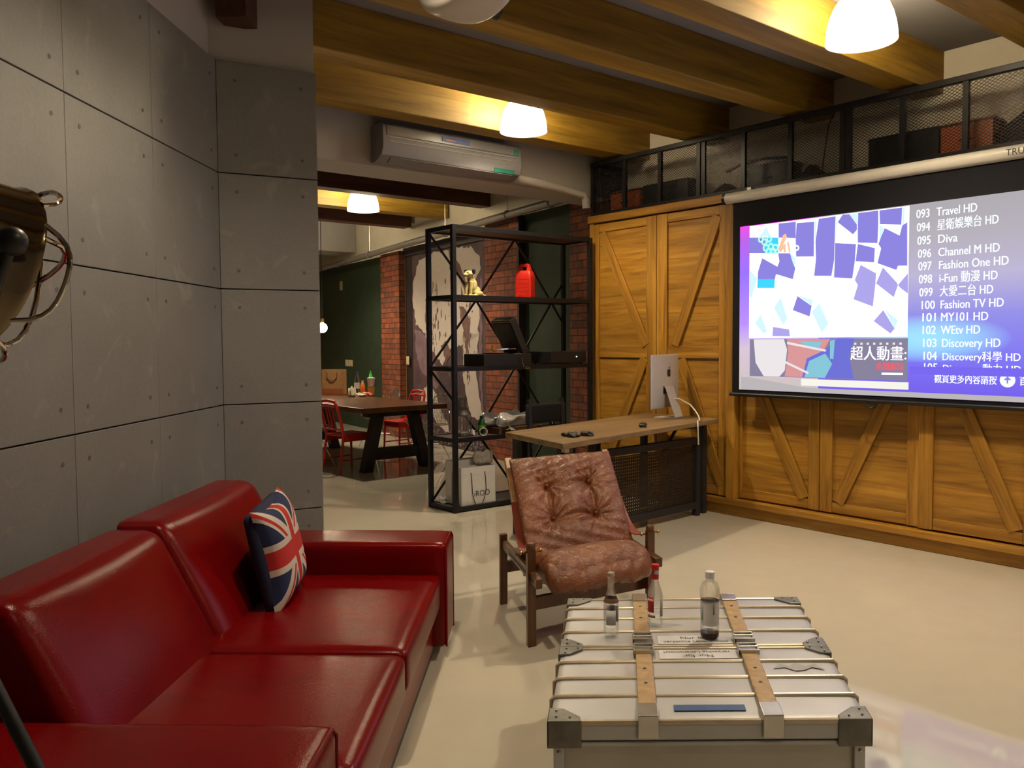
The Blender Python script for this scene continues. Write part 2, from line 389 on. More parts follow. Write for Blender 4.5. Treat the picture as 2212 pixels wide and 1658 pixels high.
# beams
def beam(u0, u1, n0, n1, z0, z1, mat, label, name='ceiling_beam', cat='beam', group=None, bev=.006):
    c = P((u0+u1)/2, (n0+n1)/2, z0)
    o = MB().box((-(u1-u0)/2, -(n1-n0)/2, 0), ((u1-u0)/2, (n1-n0)/2, z1-z0)).build(name, mat, None, bevel=bev, loc=c, rot=(0,0,RZ))
    return tag(o, label, cat, group)
G='timber beams across the living area ceiling'
for k,(u,n0,lab) in enumerate([(-1.02,-5.1,'timber ceiling beam with lamp glow, next to the air conditioner'),(-.03,-5.1,'timber ceiling beam, second from the air conditioner'),
    (1.04,-5.15,'timber ceiling beam, third from the air conditioner'),(1.95,-5.8,'timber ceiling beam lit by the large lamp above the screen'),
    (2.97,-6.6,'timber ceiling beam at the top right corner of the photo'),(4.0,-7.3,'timber ceiling beam beyond the right edge'),(5.0,-8,'timber ceiling beam over the near end of the room'),(6.0,-8.6,'timber ceiling beam at the near wall')]):
    beam(u-.23, u, n0, .5, 3.42, 3.74, M['beam'], lab, group=G)
G='timber beams across the dining area ceiling'
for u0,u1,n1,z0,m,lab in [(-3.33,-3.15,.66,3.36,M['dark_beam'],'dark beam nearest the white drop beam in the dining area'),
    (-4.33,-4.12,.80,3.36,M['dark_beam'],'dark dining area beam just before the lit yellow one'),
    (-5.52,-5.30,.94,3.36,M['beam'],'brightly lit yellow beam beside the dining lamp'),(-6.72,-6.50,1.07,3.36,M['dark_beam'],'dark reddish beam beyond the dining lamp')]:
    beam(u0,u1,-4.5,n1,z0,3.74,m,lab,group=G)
o = sroot('wall_drop_beam', MB().box((-1.98,-5.2,3.07),(-1.50,.5,3.74)), M['dropb'], O, RZ)
o = sroot('wall_drop_beam', MB().box((-9.7,-5.2,3.20),(-9.0,1.45,3.74)), M['dropb'], O, RZ)
# short dark beam end above the concrete corner
cd = Vector((math.sin(rad(62.8)), math.cos(rad(62.8)),0))
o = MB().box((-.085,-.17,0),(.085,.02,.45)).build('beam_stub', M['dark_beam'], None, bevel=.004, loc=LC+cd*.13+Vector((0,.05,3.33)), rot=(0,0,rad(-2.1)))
tag(o,'short dark reddish beam end sticking out above the concrete wall corner','beam')
# ================================================================ timber cabinet wall
cab = empty('timber_cabinet','tall golden timber storage wall with barn style cross braced doors','cabinet', O, RZ)
MB().box((-1.37,.035,.1),(5.6,.06,2.79)).box((-1.37,.0,0.0),(-1.345,.6,2.8)).build('carcass', M['oak_x'], cab)
MB().box((-1.37,-.03,0),(5.6,.03,.100)).build('plinth', M['oak_x'], cab, bevel=.004)
MB().box((-1.37,-.075,.100),(5.6,.03,.150)).build('ledge', M['oak_x'], cab, bevel=.006)
MB().box((-1.385,-.05,2.755),(5.6,.06,2.83)).build('top_moulding', M['oak_x'], cab, bevel=.006)
MB().box((-1.37,-.035,.15),(-1.31,.035,2.755)).build('end_post', M['oak_z'], cab, bevel=.004)
MB().box((.365,-.06,.15),(.455,.035,2.755)).build('centre_post', M['oak_z'], cab, bevel=.004)
def barn_door(u0, u1, n, wl, wr, up, lo, knot=0):
    d = MB().box((u0+.002,n+.012,.165),(u1-.002,n+.03,2.74)).build('door', M['oak_x'], cab)
    for a,b in ((u0,u0+wl),(u1-wr,u1)): MB().box((a+.002,n-.008,.162),(b-.002,n+.012,2.742)).build('stile', M['oak_z'], d, bevel=.003)
    for z0,z1 in ((.165,.245),(1.385,1.50),(2.66,2.74)): MB().box((u0+wl,n-.004,z0),(u1-wr,n+.012,z1)).build('rail', M['oak_x'], d, bevel=.003)
    for (ax,az),(bx,bz) in (up,lo):
        L = math.hypot(bx-ax,bz-az); th = math.atan2(bx-ax, bz-az)
        MB().box((-.05,-.012,0),(.05,.006,L)).build('brace', M['oak_z'], d, bevel=.003, loc=(ax,n,az), rot=(0,th,0))
bD = .012
barn_door(-1.31,-.472,-.02,.07,.13,((-.60,1.505),(-1.20,2.65)),((-1.17,.25),(-.62,1.38)))
barn_door(-.468,.36,-.02,.13,.10,((-.25,1.505),(.24,2.655)),((.30,.25),(-.17,1.38)))
barn_door(.46,1.235,bD,.03,.10,((1.08,1.505),(.60,2.655)),((1.10,.245),(.55,1.38)))
barn_door(1.24,2.04,bD,.11,.09,((1.42,1.505),(1.90,2.655)),((1.40,.25),(1.92,1.38)))
barn_door(2.05,2.86,-.02,.11,.10,((2.70,1.505),(2.25,2.655)),((2.72,.25),(2.23,1.38)))
barn_door(2.865,3.67,-.02,.11,.10,((3.05,1.505),(3.5,2.655)),((3.02,.25),(3.55,1.38)))
barn_door(3.675,4.5,bD,.11,.10,((4.35,1.505),(3.85,2.655)),((4.35,.25),(3.83,1.38)))
# ================================================================ mesh railing of the loft
rl = empty('mesh_railing','black iron railing with diamond wire mesh along the loft above the timber cabinet','railing', P(0,.05,2.83), RZ)
posts = [-1.40,-.95,-.49,.0,.46,.92,1.41,1.86,2.31,2.77,3.22,3.68,4.14,4.6]
MB().bar((-1.42,0,.54),(4.7,0,.54),.05,.045).build('top_rail', M['iron'], rl, bevel=.004)
MB().bar((-1.42,0,.022),(4.7,0,.022),.05,.04).build('bottom_rail', M['iron'], rl, bevel=.004)
MB().bar((-1.40,0,.54),(-1.40,.44,.54),.045).build('side_rail', M['iron'], rl); MB().bar((-1.40,0,.022),(-1.40,.44,.022),.04).build('side_rail', M['iron'], rl)
for x in posts:
    if x in (0.0,.92*0+1.41,2.77): MB().bar((x-.028,0,.04),(x-.028,0,.52),.026,.04).bar((x+.028,0,.04),(x+.028,0,.52),.026,.04).build('post', M['iron'], rl)
    else: MB().bar((x,0,.04),(x,0,.52),.032,.04).build('post', M['iron'], rl)
def wire_mesh(x0, x1, z0, z1, pw, ph, T=None):
    mb = MB(); W, H = x1-x0, z1-z0
    for sg in (1,-1):
        k = -int(H/ph*pw/pw)-2
        nlines = int(W/pw)+int(H/ph)+3
        for i in range(-int(H/ph)-2, int(W/pw)+2):
            ax, az = x0+i*pw, z0; bx, bz = ax+H/ph*pw, z1           # line of slope ph/pw
            t0 = max(0, (x0-ax)/(bx-ax)); t1 = min(1, (x1-ax)/(bx-ax))
            if t1-t0 < .01: continue
            p0 = [ax+(bx-ax)*t0, az+(bz-az)*t0]; p1 = [ax+(bx-ax)*t1, az+(bz-az)*t1]
            if sg < 0: p0[1] = z0+z1-p0[1]; p1[1] = z0+z1-p1[1]
            a = (p0[0], sg*.0015, p0[1]); b = (p1[0], sg*.0015, p1[1])
            if T: a = T @ Vector(a); b = T @ Vector(b)
            mb.bar(a, b, .0034)
    return mb
for a,b in zip(posts[:-1], posts[1:]):
    wire_mesh(a, b, .04, .52, .036, .0235).build('mesh_panel', M['iron'], rl)
wire_mesh(0,.44,.04,.52,.036,.0235, Matrix.Translation((-1.40,0,0)) @ Matrix.Rotation(PI/2,4,'Z')).build('mesh_panel', M['iron'], rl)
# things kept in the loft
def crate(u0,u1,n0,z1,mat,name,label,cat,lid=True,group=None):
    t = empty(name, label, cat, P((u0+u1)/2, n0+.11, 2.805), RZ, group); h = (u1-u0)/2; H = z1-2.805
    MB().rbox((-h,-.11,0),(h,.11,H),.012,3).build('case', mat, t, True)
    MB().box((-h-.004,-.114,H-.03),(h+.004,.114,H-.015)).build('lid_seam', M['black'], t)
    MB().tube([(-.05,-.115,H*.55),(-.045,-.128,H*.55),(.045,-.128,H*.55),(.05,-.115,H*.55)], .005, 6).build('handle', M['black'], t)
    return t
crate(-1.28,-.875,.18,3.09,M['orange'],'storage_box','orange storage box at the left end of the loft','box')
crate(-.85,-.28,.2,3.10,M['black'],'equipment_case','black equipment case beside the left orange box','case')
crate(.39,.80,.2,3.085,M['black'],'equipment_case','small black case with shiny clasps in the middle of the loft','case')
crate(1.51,2.055,.2,3.12,M['black'],'equipment_case','long black case beside the right orange box','case')
crate(2.065,2.43,.2,3.12,M['orange'],'storage_box','orange storage box at the right end of the loft','box')
def sack(u,n,z,h,w,label,name='cloth_bag'):
    random.seed(int(u*100))
    def fn(p): return (p.x*(1-.45*(p.z/h)**2)+.02*math.sin(p.z*20), p.y*(1-.3*(p.z/h)**2), p.z*(1-.25*abs(p.x)/w))
    t = empty(name, label, 'bag', P(u,n,2.805), RZ)
    MB().rbox((-w/2,-.12,0),(w/2,.12,h),.09,6,(.02,.02,.02),fn).build('body', M['bagcloth'], t, True)
    MB().tube([(-.05,0,h*.88),(-.03,-.03,h*1.0),(.03,-.03,h*1.0),(.05,0,h*.88)], .008, 6).build('handle', M['black'], t)
sack(2.62,.29,2.82,.30,.34,'black shouldered bag at the right end of the loft')
sack(.10,.30,2.82,.17,.34,'dark slumped bag between two black cases in the loft')
sack(.98,.30,2.82,.20,.26,'dark reddish bag right of the small black case in the loft')
t = empty('mannequin_arm','long dark curved rod lying across the small black case in the loft','rod', P(.45,.16,3.10), RZ)
MB().tube([(-.28,.05,-.02),(-.1,.05,.025),(.12,.05,.03),(.38,.05,-.005)], .013, 8).build('rod', M['black'], t, True)
t.name = 'curved_rod'
MB().box((-.29,.035,-.03),(-.26,.065,-.01)).build('end_cap', M['rubber'], t)
o = MB().tube([(1.17,.3,3.42),(1.16,.22,3.30),(1.14,.2,3.1),(1.10,.22,2.9),(1.08,.25,2.81)], .006, 6).build('hanging_cable', M['black'], None, True, loc=O, rot=(0,0,RZ))
tag(o,'thin black cable hanging down behind the railing mesh','cable')
# ================================================================ air conditioner and its duct
ac = empty('air_conditioner','white wall mounted air conditioner under the timber beam','air conditioner', P(-1.50,-1.76,3.085), RZ)
prof = [(0,0),(.09,0),(.175,.045),(.205,.11),(.20,.30),(.17,.32),(0,.32)]     # out from the wall, up
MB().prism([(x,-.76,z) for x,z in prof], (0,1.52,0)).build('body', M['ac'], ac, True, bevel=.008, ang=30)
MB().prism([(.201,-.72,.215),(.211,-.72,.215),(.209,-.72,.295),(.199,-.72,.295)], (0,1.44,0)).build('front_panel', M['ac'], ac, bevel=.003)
MB().box((.195,-.70,.195),(.2085,.70,.203)).box((.195,-.70,.160),(.2085,.70,.165)).build('grille_line', plain('pale_grey_gap',(.34,.33,.33),.5), ac)
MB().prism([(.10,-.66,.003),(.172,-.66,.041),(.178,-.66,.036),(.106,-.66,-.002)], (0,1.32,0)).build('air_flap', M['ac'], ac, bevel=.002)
MB().prism([(.206,-.16,.235),(.2155,-.16,.235),(.2135,-.16,.278),(.204,-.16,.278)], (0,.30,0)).build('label_sticker', plain('blue_sticker',(.08,.13,.42),.4), ac)
MB().prism([(.206,-.12,.247),(.2165,-.12,.247),(.216,-.12,.258),(.204,-.12,.258)], (0,.10,0)).build('label_print', plain('red_print',(.6,.2,.22),.4), ac)
MB().prism([(.178,.44,.046),(.1845,.44,.046),(.196,.44,.080),(.19,.44,.080)], (0,.24,0)).build('energy_label', plain('green_sticker',(.02,.20,.15),.4), ac)
MB().prism([(.205,.66,.22),(.215,.66,.22),(.214,.66,.27),(.204,.66,.27)], (0,.05,0)).build('badge', plain('teal_badge',(.03,.22,.2),.4), ac)
o = MB().tube([(-1.46,-1.00,3.13),(-1.45,-.70,3.115),(-1.45,-.30,3.085),(-1.44,-.06,3.06),(-1.44,-.02,3.02),(-1.44,-.01,2.93)], .042, 12).build('pipe_cover', M['dropb'], None, True, loc=O, rot=(0,0,RZ))
tag(o,'pale plastic duct running right from the air conditioner to the brick wall','duct')
# projector under the ceiling
pj = empty('projector','white ceiling mounted projector seen from below at the top edge','projector', P(1.85,-3.95,3.0), RZ)
def fn(p): return (p.x, p.y, p.z+.05*abs(p.x/.18)**2.2+.03*abs(p.y/.15)**3)
MB().rbox((-.18,-.15,0),(.18,.15,.12),.04,6,fn=fn).build('body', M['white'], pj, True)
MB().lathe([(.035,0),(.04,.03),(.03,.034),(.0,.03)], 20, Matrix.Translation((0,.15,.07)) @ Matrix.Rotation(-PI/2,4,'X')).build('lens', M['black'], pj, True)
MB().tube([(0,0,.1),(0,0,.74)], .02, 10).build('ceiling_mount', M['white'], pj, True)
# ================================================================ projection screen
def text(body, x, z, size, mat, parent, name='lettering', y=0.0, sx=1.0, align='LEFT', rot=(PI/2,0,0), shear=0, width=None, off=0):
    cu = bpy.data.curves.new(name,'FONT'); cu.body = body; cu.size = size; cu.align_x = align; cu.shear = shear; cu.offset = off
    cu.materials.append(mat); cu.resolution_u = 3
    o = bpy.data.objects.new(name, cu); C.objects.link(o); o.parent = parent; o.location = (x,y,z); o.rotation_euler = rot; o.scale = (sx,1,1)
    if width:
        bpy.context.view_layer.update(); o.scale = (width/max(o.dimensions.x/1.0,1e-4),1,1)
    # turn the lettering into a mesh, real glyph shapes
    bpy.context.view_layer.update()
    me = bpy.data.meshes.new_from_object(o.evaluated_get(bpy.context.evaluated_depsgraph_get()))
    if parent is not None and parent.name.startswith('picture'):         # heavier strokes: the glyph drawn again a hair to each side
        bm = bmesh.new(); bm.from_mesh(me); g0 = bm.verts[:]+bm.edges[:]+bm.faces[:]
        for dx in (-.012*size, .014*size):
            d = bmesh.ops.duplicate(bm, geom=g0); bmesh.ops.translate(bm, vec=(dx/max(o.scale.x,.2),0,0), verts=[v for v in d['geom'] if isinstance(v, bmesh.types.BMVert)])
        bm.to_mesh(me); bm.free()
    q = bpy.data.objects.new(name, me); C.objects.link(q); q.parent = parent; q.location = o.location; q.rotation_euler = o.rotation_euler; q.scale = o.scale
    bpy.data.objects.remove(o); bpy.data.curves.remove(cu)
    q.name = name
    return q
scn = empty('projection_screen','large pull down projection screen showing a channel list and a video picture','screen', P(0,-.13,0), RZ)
MB().tube([(.42,0,2.765),(4.35,0,2.765)], .047, 20).build('casing', M['white'], scn, True)
MB().tube([(.392,0,2.765),(.42,0,2.765)], .049, 20).tube([(4.35,0,2.765),(4.38,0,2.765)], .049, 20).build('end_cap', M['black'], scn, True)
MB().box((.60,.03,2.80),(.64,.10,2.84)).box((2.9,.03,2.80),(2.94,.10,2.84)).build('bracket', M['steel'], scn)
MB().box((.48,.004,1.10),(4.30,.008,2.74)).build('screen_cloth', M['black_cloth'], scn)
MB().tube([(.46,0.004,1.085),(4.32,0.004,1.085)], .017, 12).build('bottom_bar', M['black'], scn, True)
MB().tube([(1.70,-.01,1.075),(1.71,-.012,1.045),(1.745,-.012,1.03),(1.78,-.012,1.045),(1.79,-.01,1.075)], .008, 8).build('pull_loop', M['black'], scn, True)
text('TRU', 2.66, 2.742, .06, M['ink'], scn, 'maker_lettering', y=-.048)
pic = None
def gradmat():
    m = bpy.data.materials.new('projected_background'); m.use_nodes = True; nt = m.node_tree; nt.nodes.clear(); L = nt.links
    e = nt.nodes.new('ShaderNodeEmission'); o = nt.nodes.new('ShaderNodeOutputMaterial'); L.new(e.outputs[0], o.inputs[0])
    t = nt.nodes.new('ShaderNodeTexCoord'); s = nt.nodes.new('ShaderNodeSeparateXYZ'); L.new(t.outputs['Object'], s.inputs[0])
    x, z = s.outputs[0], s.outputs[2]
    g = math_(nt,'MULTIPLY', math_(nt,'SUBTRACT', z, 1.13), 1/1.40)
    right = ramp(nt, g, [(0,(.16,.10,.75)),(.22,(.20,.17,.80)),(.42,(.27,.25,.72)),(.62,(.46,.42,.60)),(.8,(.42,.39,.45)),(1,(.38,.36,.38))])
    left = ramp(nt, g, [(0,(.55,.48,.45)),(.25,(.62,.50,.62)),(.4,(.45,.25,.95)),(.7,(.30,.16,.95)),(.9,(.45,.12,.75)),(1,(.85,.06,.75))])
    c = mix(nt, math_(nt,'GREATER_THAN', x, 1.3), left, right)
    # pale cyan glow near the middle of the list
    d = math_(nt,'ADD', math_(nt,'POWER', math_(nt,'MULTIPLY', math_(nt,'SUBTRACT',x,2.12), 1.6), 2), math_(nt,'POWER', math_(nt,'MULTIPLY', math_(nt,'SUBTRACT',z,1.55), 5.5), 2))
    k = ramp(nt, d, [(0,1),(.9,0)]); c = mix(nt, math_(nt,'MULTIPLY',k,.75), c, (.35,.85,1.0))
    L.new(c, e.inputs[0]); e.inputs[1].default_value = SCREEN_E; return m
def poly(name, pts, mat, y, parent=None, n=1):
    for p in (pts if isinstance(pts[0][0],(tuple,list)) else [pts]): o = MB().prism([(x,y,z) for x,z in p], (0,.0004,0)).build(name, mat, parent or pic)
    return o
pic = MB().box((.555,-.0005,1.128),(4.22,.003,2.512)).build('picture', gradmat(), scn)
W_ = emis('projected_white', (1,.98,.96), 1.25*SCREEN_E); PU = emis('projected_violet', (.24,.21,.66), SCREEN_E); PU2 = emis('projected_pale_violet', (.38,.34,.74), SCREEN_E)
CY = emis('projected_cyan', (.05,.60,.90), SCREEN_E); CP = emis('projected_pale_cyan', (.60,.83,.88), SCREEN_E); TX = emis('projected_lettering', (.86,.95,.92), 1.1*SCREEN_E)
GR = emis('projected_grey', (.44,.41,.42), SCREEN_E); RD = emis('projected_red', (.85,.10,.12), SCREEN_E); DK = emis('projected_dark', (.22,.20,.30), SCREEN_E)
poly('grey_margin', [(.575,1.128),(4.22,1.128),(4.22,1.165),(1.2,1.165),(.66,1.235),(.575,1.235)], GR, -.0012)
poly('video_still', [(.652,1.566),(2.008,1.566),(2.008,2.506),(.652,2.506)], W_, -.0014)
SQ = [[(0.932,2.499),(1.089,2.495),(1.09,2.365),(0.933,2.384)],[(1.097,2.484),(1.252,2.477),(1.252,2.205),(1.095,2.217),(1.09,2.358)],[(1.292,2.495),(1.434,2.498),(1.429,2.296),(1.428,2.171),(1.405,2.043),(1.257,2.053),(1.271,2.183),(1.265,2.321)],[(1.452,2.451),(1.493,2.504),(1.547,2.5),(1.609,2.415),(1.61,2.377),(1.58,2.345)],[(1.619,2.501),(1.776,2.501),(1.777,2.396),(1.773,2.261),(1.619,2.279),(1.616,2.414)],[(1.785,2.5),(1.955,2.5),(1.951,2.377),(1.79,2.398)],[(1.433,2.293),(1.604,2.27),(1.597,2.145),(1.578,2.013),(1.427,2.029),(1.432,2.164)],[(1.619,2.269),(1.754,2.226),(1.749,2.121),(1.603,2.141)],[(1.826,2.366),(1.94,2.3),(1.957,2.37),(1.994,2.39),(1.999,2.078),(1.931,2.083),(1.919,2.053),(1.775,2.113),(1.802,2.221),(1.78,2.254)],[(0.778,2.229),(0.923,2.149),(0.942,2.189),(0.93,2.258),(1.039,2.249),(1.062,2.18),(1.089,2.124),(1.067,2.038),(0.911,2.089),(0.901,2.048),(0.735,2.058),(0.738,2.121)],[(1.111,1.901),(1.238,1.816),(1.22,1.734),(1.07,1.789)],[(0.64+.012,2.412),(0.801,2.397),(0.803,2.269),(0.652,2.282)]]
SQ2 = [[(1.644,2.11),(1.766,2.039),(1.761,1.952),(1.744,1.794),(1.59,1.854),(1.623,1.96),(1.598,1.999)],[(1.817,2.079),(1.923,1.962),(1.933,1.943),(1.903,1.856),(1.767,1.964)],[(1.933,1.943),(2.005,2.023),(2.007,1.878),(1.951,1.921)],[(1.825,1.764),(1.913,1.626),(1.882,1.591),(1.752,1.685)],[(0.888,1.657),(1.037,1.634),(1.046,1.579),(0.881,1.581)]]
CYN = [[(0.753,2.412),(0.816,2.488),(0.857,2.401)],[(0.654,2.141),(0.731,2.066),(0.674,1.9),(0.654,1.929)],[(0.894,1.815),(0.957,1.895),(1.021,1.722),(0.982,1.669)],[(1.239,1.77),(1.304,1.833),(1.385,1.674),(1.329,1.603)],[(0.714,1.688),(0.766,1.764),(0.832,1.616),(0.793,1.604)],[(1.039,2.249),(1.089,2.204),(1.089,2.137),(1.062,2.18)],[(1.547,2.5),(1.619,2.501),(1.609,2.415)],[(1.111,1.911),(1.249,1.862),(1.238,1.816)],[(1.835,1.77),(1.937,1.687),(1.913,1.626)],
  [(1.255,2.477),(1.275,2.48),(1.268,2.33),(1.256,2.36)],[(1.436,2.495),(1.445,2.497),(1.44,2.30),(1.432,2.30)],[(1.957,2.495),(1.975,2.495),(1.97,2.37),(1.955,2.38)],[(1.785,2.392),(1.82,2.372),(1.79,2.26)]]
poly('video_square', SQ, PU, -.0024); poly('video_square', SQ2, PU2, -.0024); poly('video_shade', CYN, CP, -.0021)
poly('video_square', [(0.735,2.058),(0.901,2.048),(0.897,1.976),(0.732,1.985)], CY, -.0026); poly('video_square', [(.80,2.40),(.93,2.384),(.93,2.262),(.80,2.27)], CY, -.0027)
lg = emis('projected_mint',(.45,.95,.75), SCREEN_E); lo_ = emis('projected_peach',(1,.50,.32), SCREEN_E)
def ring(x,z,r,w,mat,name='programme_logo'):
    a = [2*PI*k/14 for k in range(14)]; mb = MB()
    mb.tube([(x+r*math.cos(t), -.0032, z+r*math.sin(t)) for t in a], w, 5, True); return mb.build(name, mat, pic)
for x,z,r in ((.765,2.385,.020),(.80,2.362,.022),(.845,2.38,.020),(.815,2.312,.024),(.862,2.318,.022),(.905,2.305,.024),(.84,2.282,.02),(.885,2.278,.02)): ring(x,z,r,.008,lg)
poly('programme_logo', [(.93,2.29),(.975,2.40),(.998,2.41),(1.01,2.38),(.975,2.32),(1.0,2.33),(1.0,2.26),(.98,2.255),(.98,2.29),(.95,2.26)], lo_, -.0032)
poly('programme_logo', [(1.01,2.345),(1.03,2.335),(1.045,2.255),(1.03,2.255)], lo_, -.0032); ring(1.10,2.285,.018,.006,W_)
# advertising strip under the video: plain colour shapes with its lettering
poly('banner', [(.662,1.246),(2.012,1.246),(2.012,1.556),(.662,1.556)], DK, -.0014)
PB = emis('banner_pale',(.75,.70,.72), SCREEN_E); BL = emis('banner_blue',(.14,.15,.60), SCREEN_E); TL = emis('banner_teal',(.22,.50,.62), SCREEN_E); RS = emis('banner_rose',(.62,.28,.28), SCREEN_E)
poly('banner_shape', [(.70,1.555),(.99,1.555),(1.02,1.47),(1.0,1.30),(.95,1.248),(.80,1.248),(.72,1.36)], PB, -.0018)
poly('banner_shape', [(1.02,1.555),(1.40,1.555),(1.22,1.25),(1.0,1.25),(1.03,1.45)], RS, -.0018)
poly('banner_shape', [(1.20,1.40),(1.36,1.47),(1.46,1.556),(1.60,1.556),(1.56,1.42),(1.60,1.25),(1.16,1.25)], BL, -.0019)
poly('banner_shape', [[(1.18,1.25),(1.22,1.38),(1.36,1.44),(1.42,1.36),(1.36,1.25)],[(1.40,1.54),(1.44,1.55),(1.43,1.40),(1.40,1.40)],[(1.33,1.53),(1.30,1.47),(1.20,1.50),(1.12,1.54)]], TL, -.0021)
poly('banner_shape', [[(1.02,1.535),(1.37,1.47),(1.36,1.455),(1.02,1.515)],[(.95,1.40),(1.22,1.29),(1.21,1.275),(.94,1.385)]], PB, -.0023)
text('超人動畫:', 1.57, 1.402, .115, W_, pic, 'banner_lettering', -.003, width=.43)
text('危機解除', 1.775, 1.325, .066, RD, pic, 'banner_lettering', -.003, width=.21)
poly('banner_bar', [(1.82,1.285),(1.98,1.287),(1.98,1.303),(1.82,1.302)], W_, -.003)
for k in range(8): poly('banner_mark', [(1.60+.05*k,1.508),(1.618+.05*k,1.508),(1.618+.05*k,1.524),(1.60+.05*k,1.524)], PB, -.003)
poly('pale_strip', [(1.15,1.182),(2.022,1.182),(2.022,1.236),(1.15,1.236)], emis('projected_cream',(.82,.80,.72), SCREEN_E), -.0019)
rows = [('093','Travel HD',.27,2.455),('094','星衛娛樂台 HD',.40,2.36),('095','Diva',.13,2.265),('096','Channel M HD',.40,2.172),('097','Fashion One HD',.45,2.082),('098','i-Fun 動漫 HD',.38,1.99),
 ('099','大愛二台 HD',.35,1.897),('100','Fashion TV HD',.41,1.806),('101','MY101 HD',.31,1.718),('102','WEtv HD',.26,1.628),('103','Discovery HD',.38,1.537),('104','Discovery科學 HD',.50,1.445)]
for num,nm,wd,z in rows:
    k = (2.455-z)*.055; fs_ = .074 if num == '104' else .084
    text(num, 2.058+k, z-.045, .086, TX, pic, 'channel_lettering', -.003, width=.092); text(nm, 2.200+k, z-.045, fs_, TX, pic, 'channel_lettering', -.003, width=wd)
# the last line is cut off by the edge of the list
k = .055*1.09
text('105', 2.058+k, 1.317, .088, TX, pic, 'channel_lettering', -.003, width=.092); text('Discovery動力 HD', 2.200+k, 1.317, .074, TX, pic, 'channel_lettering', -.003, width=.50)
poly('list_edge', [(2.03,1.295),(2.95,1.295),(2.95,1.352),(2.03,1.352)], emis('list_edge_violet',(.17,.125,.77), SCREEN_E), -.0042)
text('觀賞更多內容請按', 2.205, 1.245, .075, TX, pic, 'hint_lettering', -.003, width=.41)
text('首頁', 2.755, 1.245, .075, TX, pic, 'hint_lettering', -.003, width=.11)
MB().lathe([(0,0),(.048,0),(.048,.0006),(0,.0006)], 24, Matrix.Translation((2.685,-.003,1.272)) @ Matrix.Diagonal((1,1,1,1)) @ Matrix.Rotation(PI/2,4,'X')).build('home_badge', TX, pic)
poly('home_badge_mark', [(2.66,1.272),(2.685,1.298),(2.71,1.272),(2.69,1.272),(2.69,1.25),(2.68,1.25),(2.68,1.272)], PU, -.0046)
# ================================================================ black metal rack
rk = empty('metal_rack','tall black iron rack with four shelves and crossed braces','rack', P(-1.48,-.97,0), RZ)   # x +-.20, y +-.85
X0,X1,Y0,Y1 = -.20,.20,-.85,.85; b = .035
for x in (X0,X1):
    for y in (Y0,Y1): MB().bar((x,y,0),(x,y,2.60),.04).build('post', M['iron'], rk, bevel=.002)
for z in (.03,.66,1.305,1.955,2.58):
    for x in (X0,X1): MB().bar((x,Y0,z),(x,Y1,z),b,.04).build('rail', M['iron'], rk)
    for y in (Y0,Y1): MB().bar((X0,y,z),(X1,y,z),b,.04).build('rail', M['iron'], rk)
    if z < 2.5: MB().box((X0+.015,Y0+.01,z-.008),(X1-.015,Y1-.01,z+.014)).build('shelf', M['shelf_wood'] if z > .1 else M['iron_dull'], rk)
MB().box((X0+.015,Y0+.01,2.575),(X1-.015,Y1-.01,2.590)).build('shelf', M['shelf_wood'], rk)
zz = [.03,.66,1.305,1.955,2.58]
for i,(z0,z1) in enumerate(zip(zz[:-1],zz[1:])):
    for a,m_,c_ in ((Y0,-.295,.20),(.20,.69,1.18)):        # crossed flat bars on the back face, meeting at every other shelf
        zo, zv = (z1,z0) if i%2 else (z0,z1)
        ce = min(c_, Y1-.02); ze = zv+(zo-zv)*(ce-m_)/(c_-m_)
        MB().bar((X0-.01,a,zo),(X0-.01,m_,zv),.008,.022).build('brace', M['iron'], rk); MB().bar((X0-.01,ce,ze),(X0-.01,m_,zv),.008,.022).build('brace', M['iron'], rk)
def at_rack(dx, n, z): return P(-1.48+dx, n, z)
# dog figurine
dg = empty('dog_figurine','glazed cream sitting dog figurine with black ears on the upper shelf','figurine', at_rack(.02,-1.49,1.97), rad(-38)); dg.scale = (1.25,1.1,1.0)
b_ = MB()
for c_,r in (((0,.045,.055),(.048,.055,.055)),((0,.015,.105),(.040,.040,.075)),((0,-.005,.165),(.030,.030,.05)),((0,-.03,.215),(.036,.042,.033)),((0,-.075,.203),(.019,.032,.018)),
    ((.045,.04,.03),(.026,.05,.032)),((-.045,.04,.03),(.026,.05,.032)),((.045,-.01,.012),(.018,.035,.012)),((-.045,-.01,.012),(.018,.035,.012))): b_.ball(c_, r, 16)
for sx in (-.022,.022): b_.tube([(sx,-.02,.14),(sx,-.035,.07),(sx,-.04,.012)], [.02,.014,.013], 10).ball((sx,-.052,.010),(.015,.024,.011),12)
b_.tube([(0,.09,.03),(.03,.12,.02),(.06,.12,.014)], [.014,.011,.005], 8)
o = b_.build('body', M['cream'], dg); r_ = o.modifiers.new('r','REMESH'); r_.mode = 'VOXEL'; r_.voxel_size = .0035; r_.use_smooth_shade = True; s_ = o.modifiers.new('s','SMOOTH'); s_.iterations = 4
for sx in (-1,1):
    MB().rbox((-.013,-.012,-.026),(.013,.012,.018),.009,3,fn=lambda p: (sx*.038+p.x*.8, -.018+p.y+p.x*.2, .238+p.z)).build('ear', M['black'], dg, True)
    MB().ball((sx*.017,-.064,.224),.006,8).build('eye', M['black'], dg, True)
MB().ball((0,-.107,.207),(.007,.006,.006),10).build('nose', M['black'], dg, True)
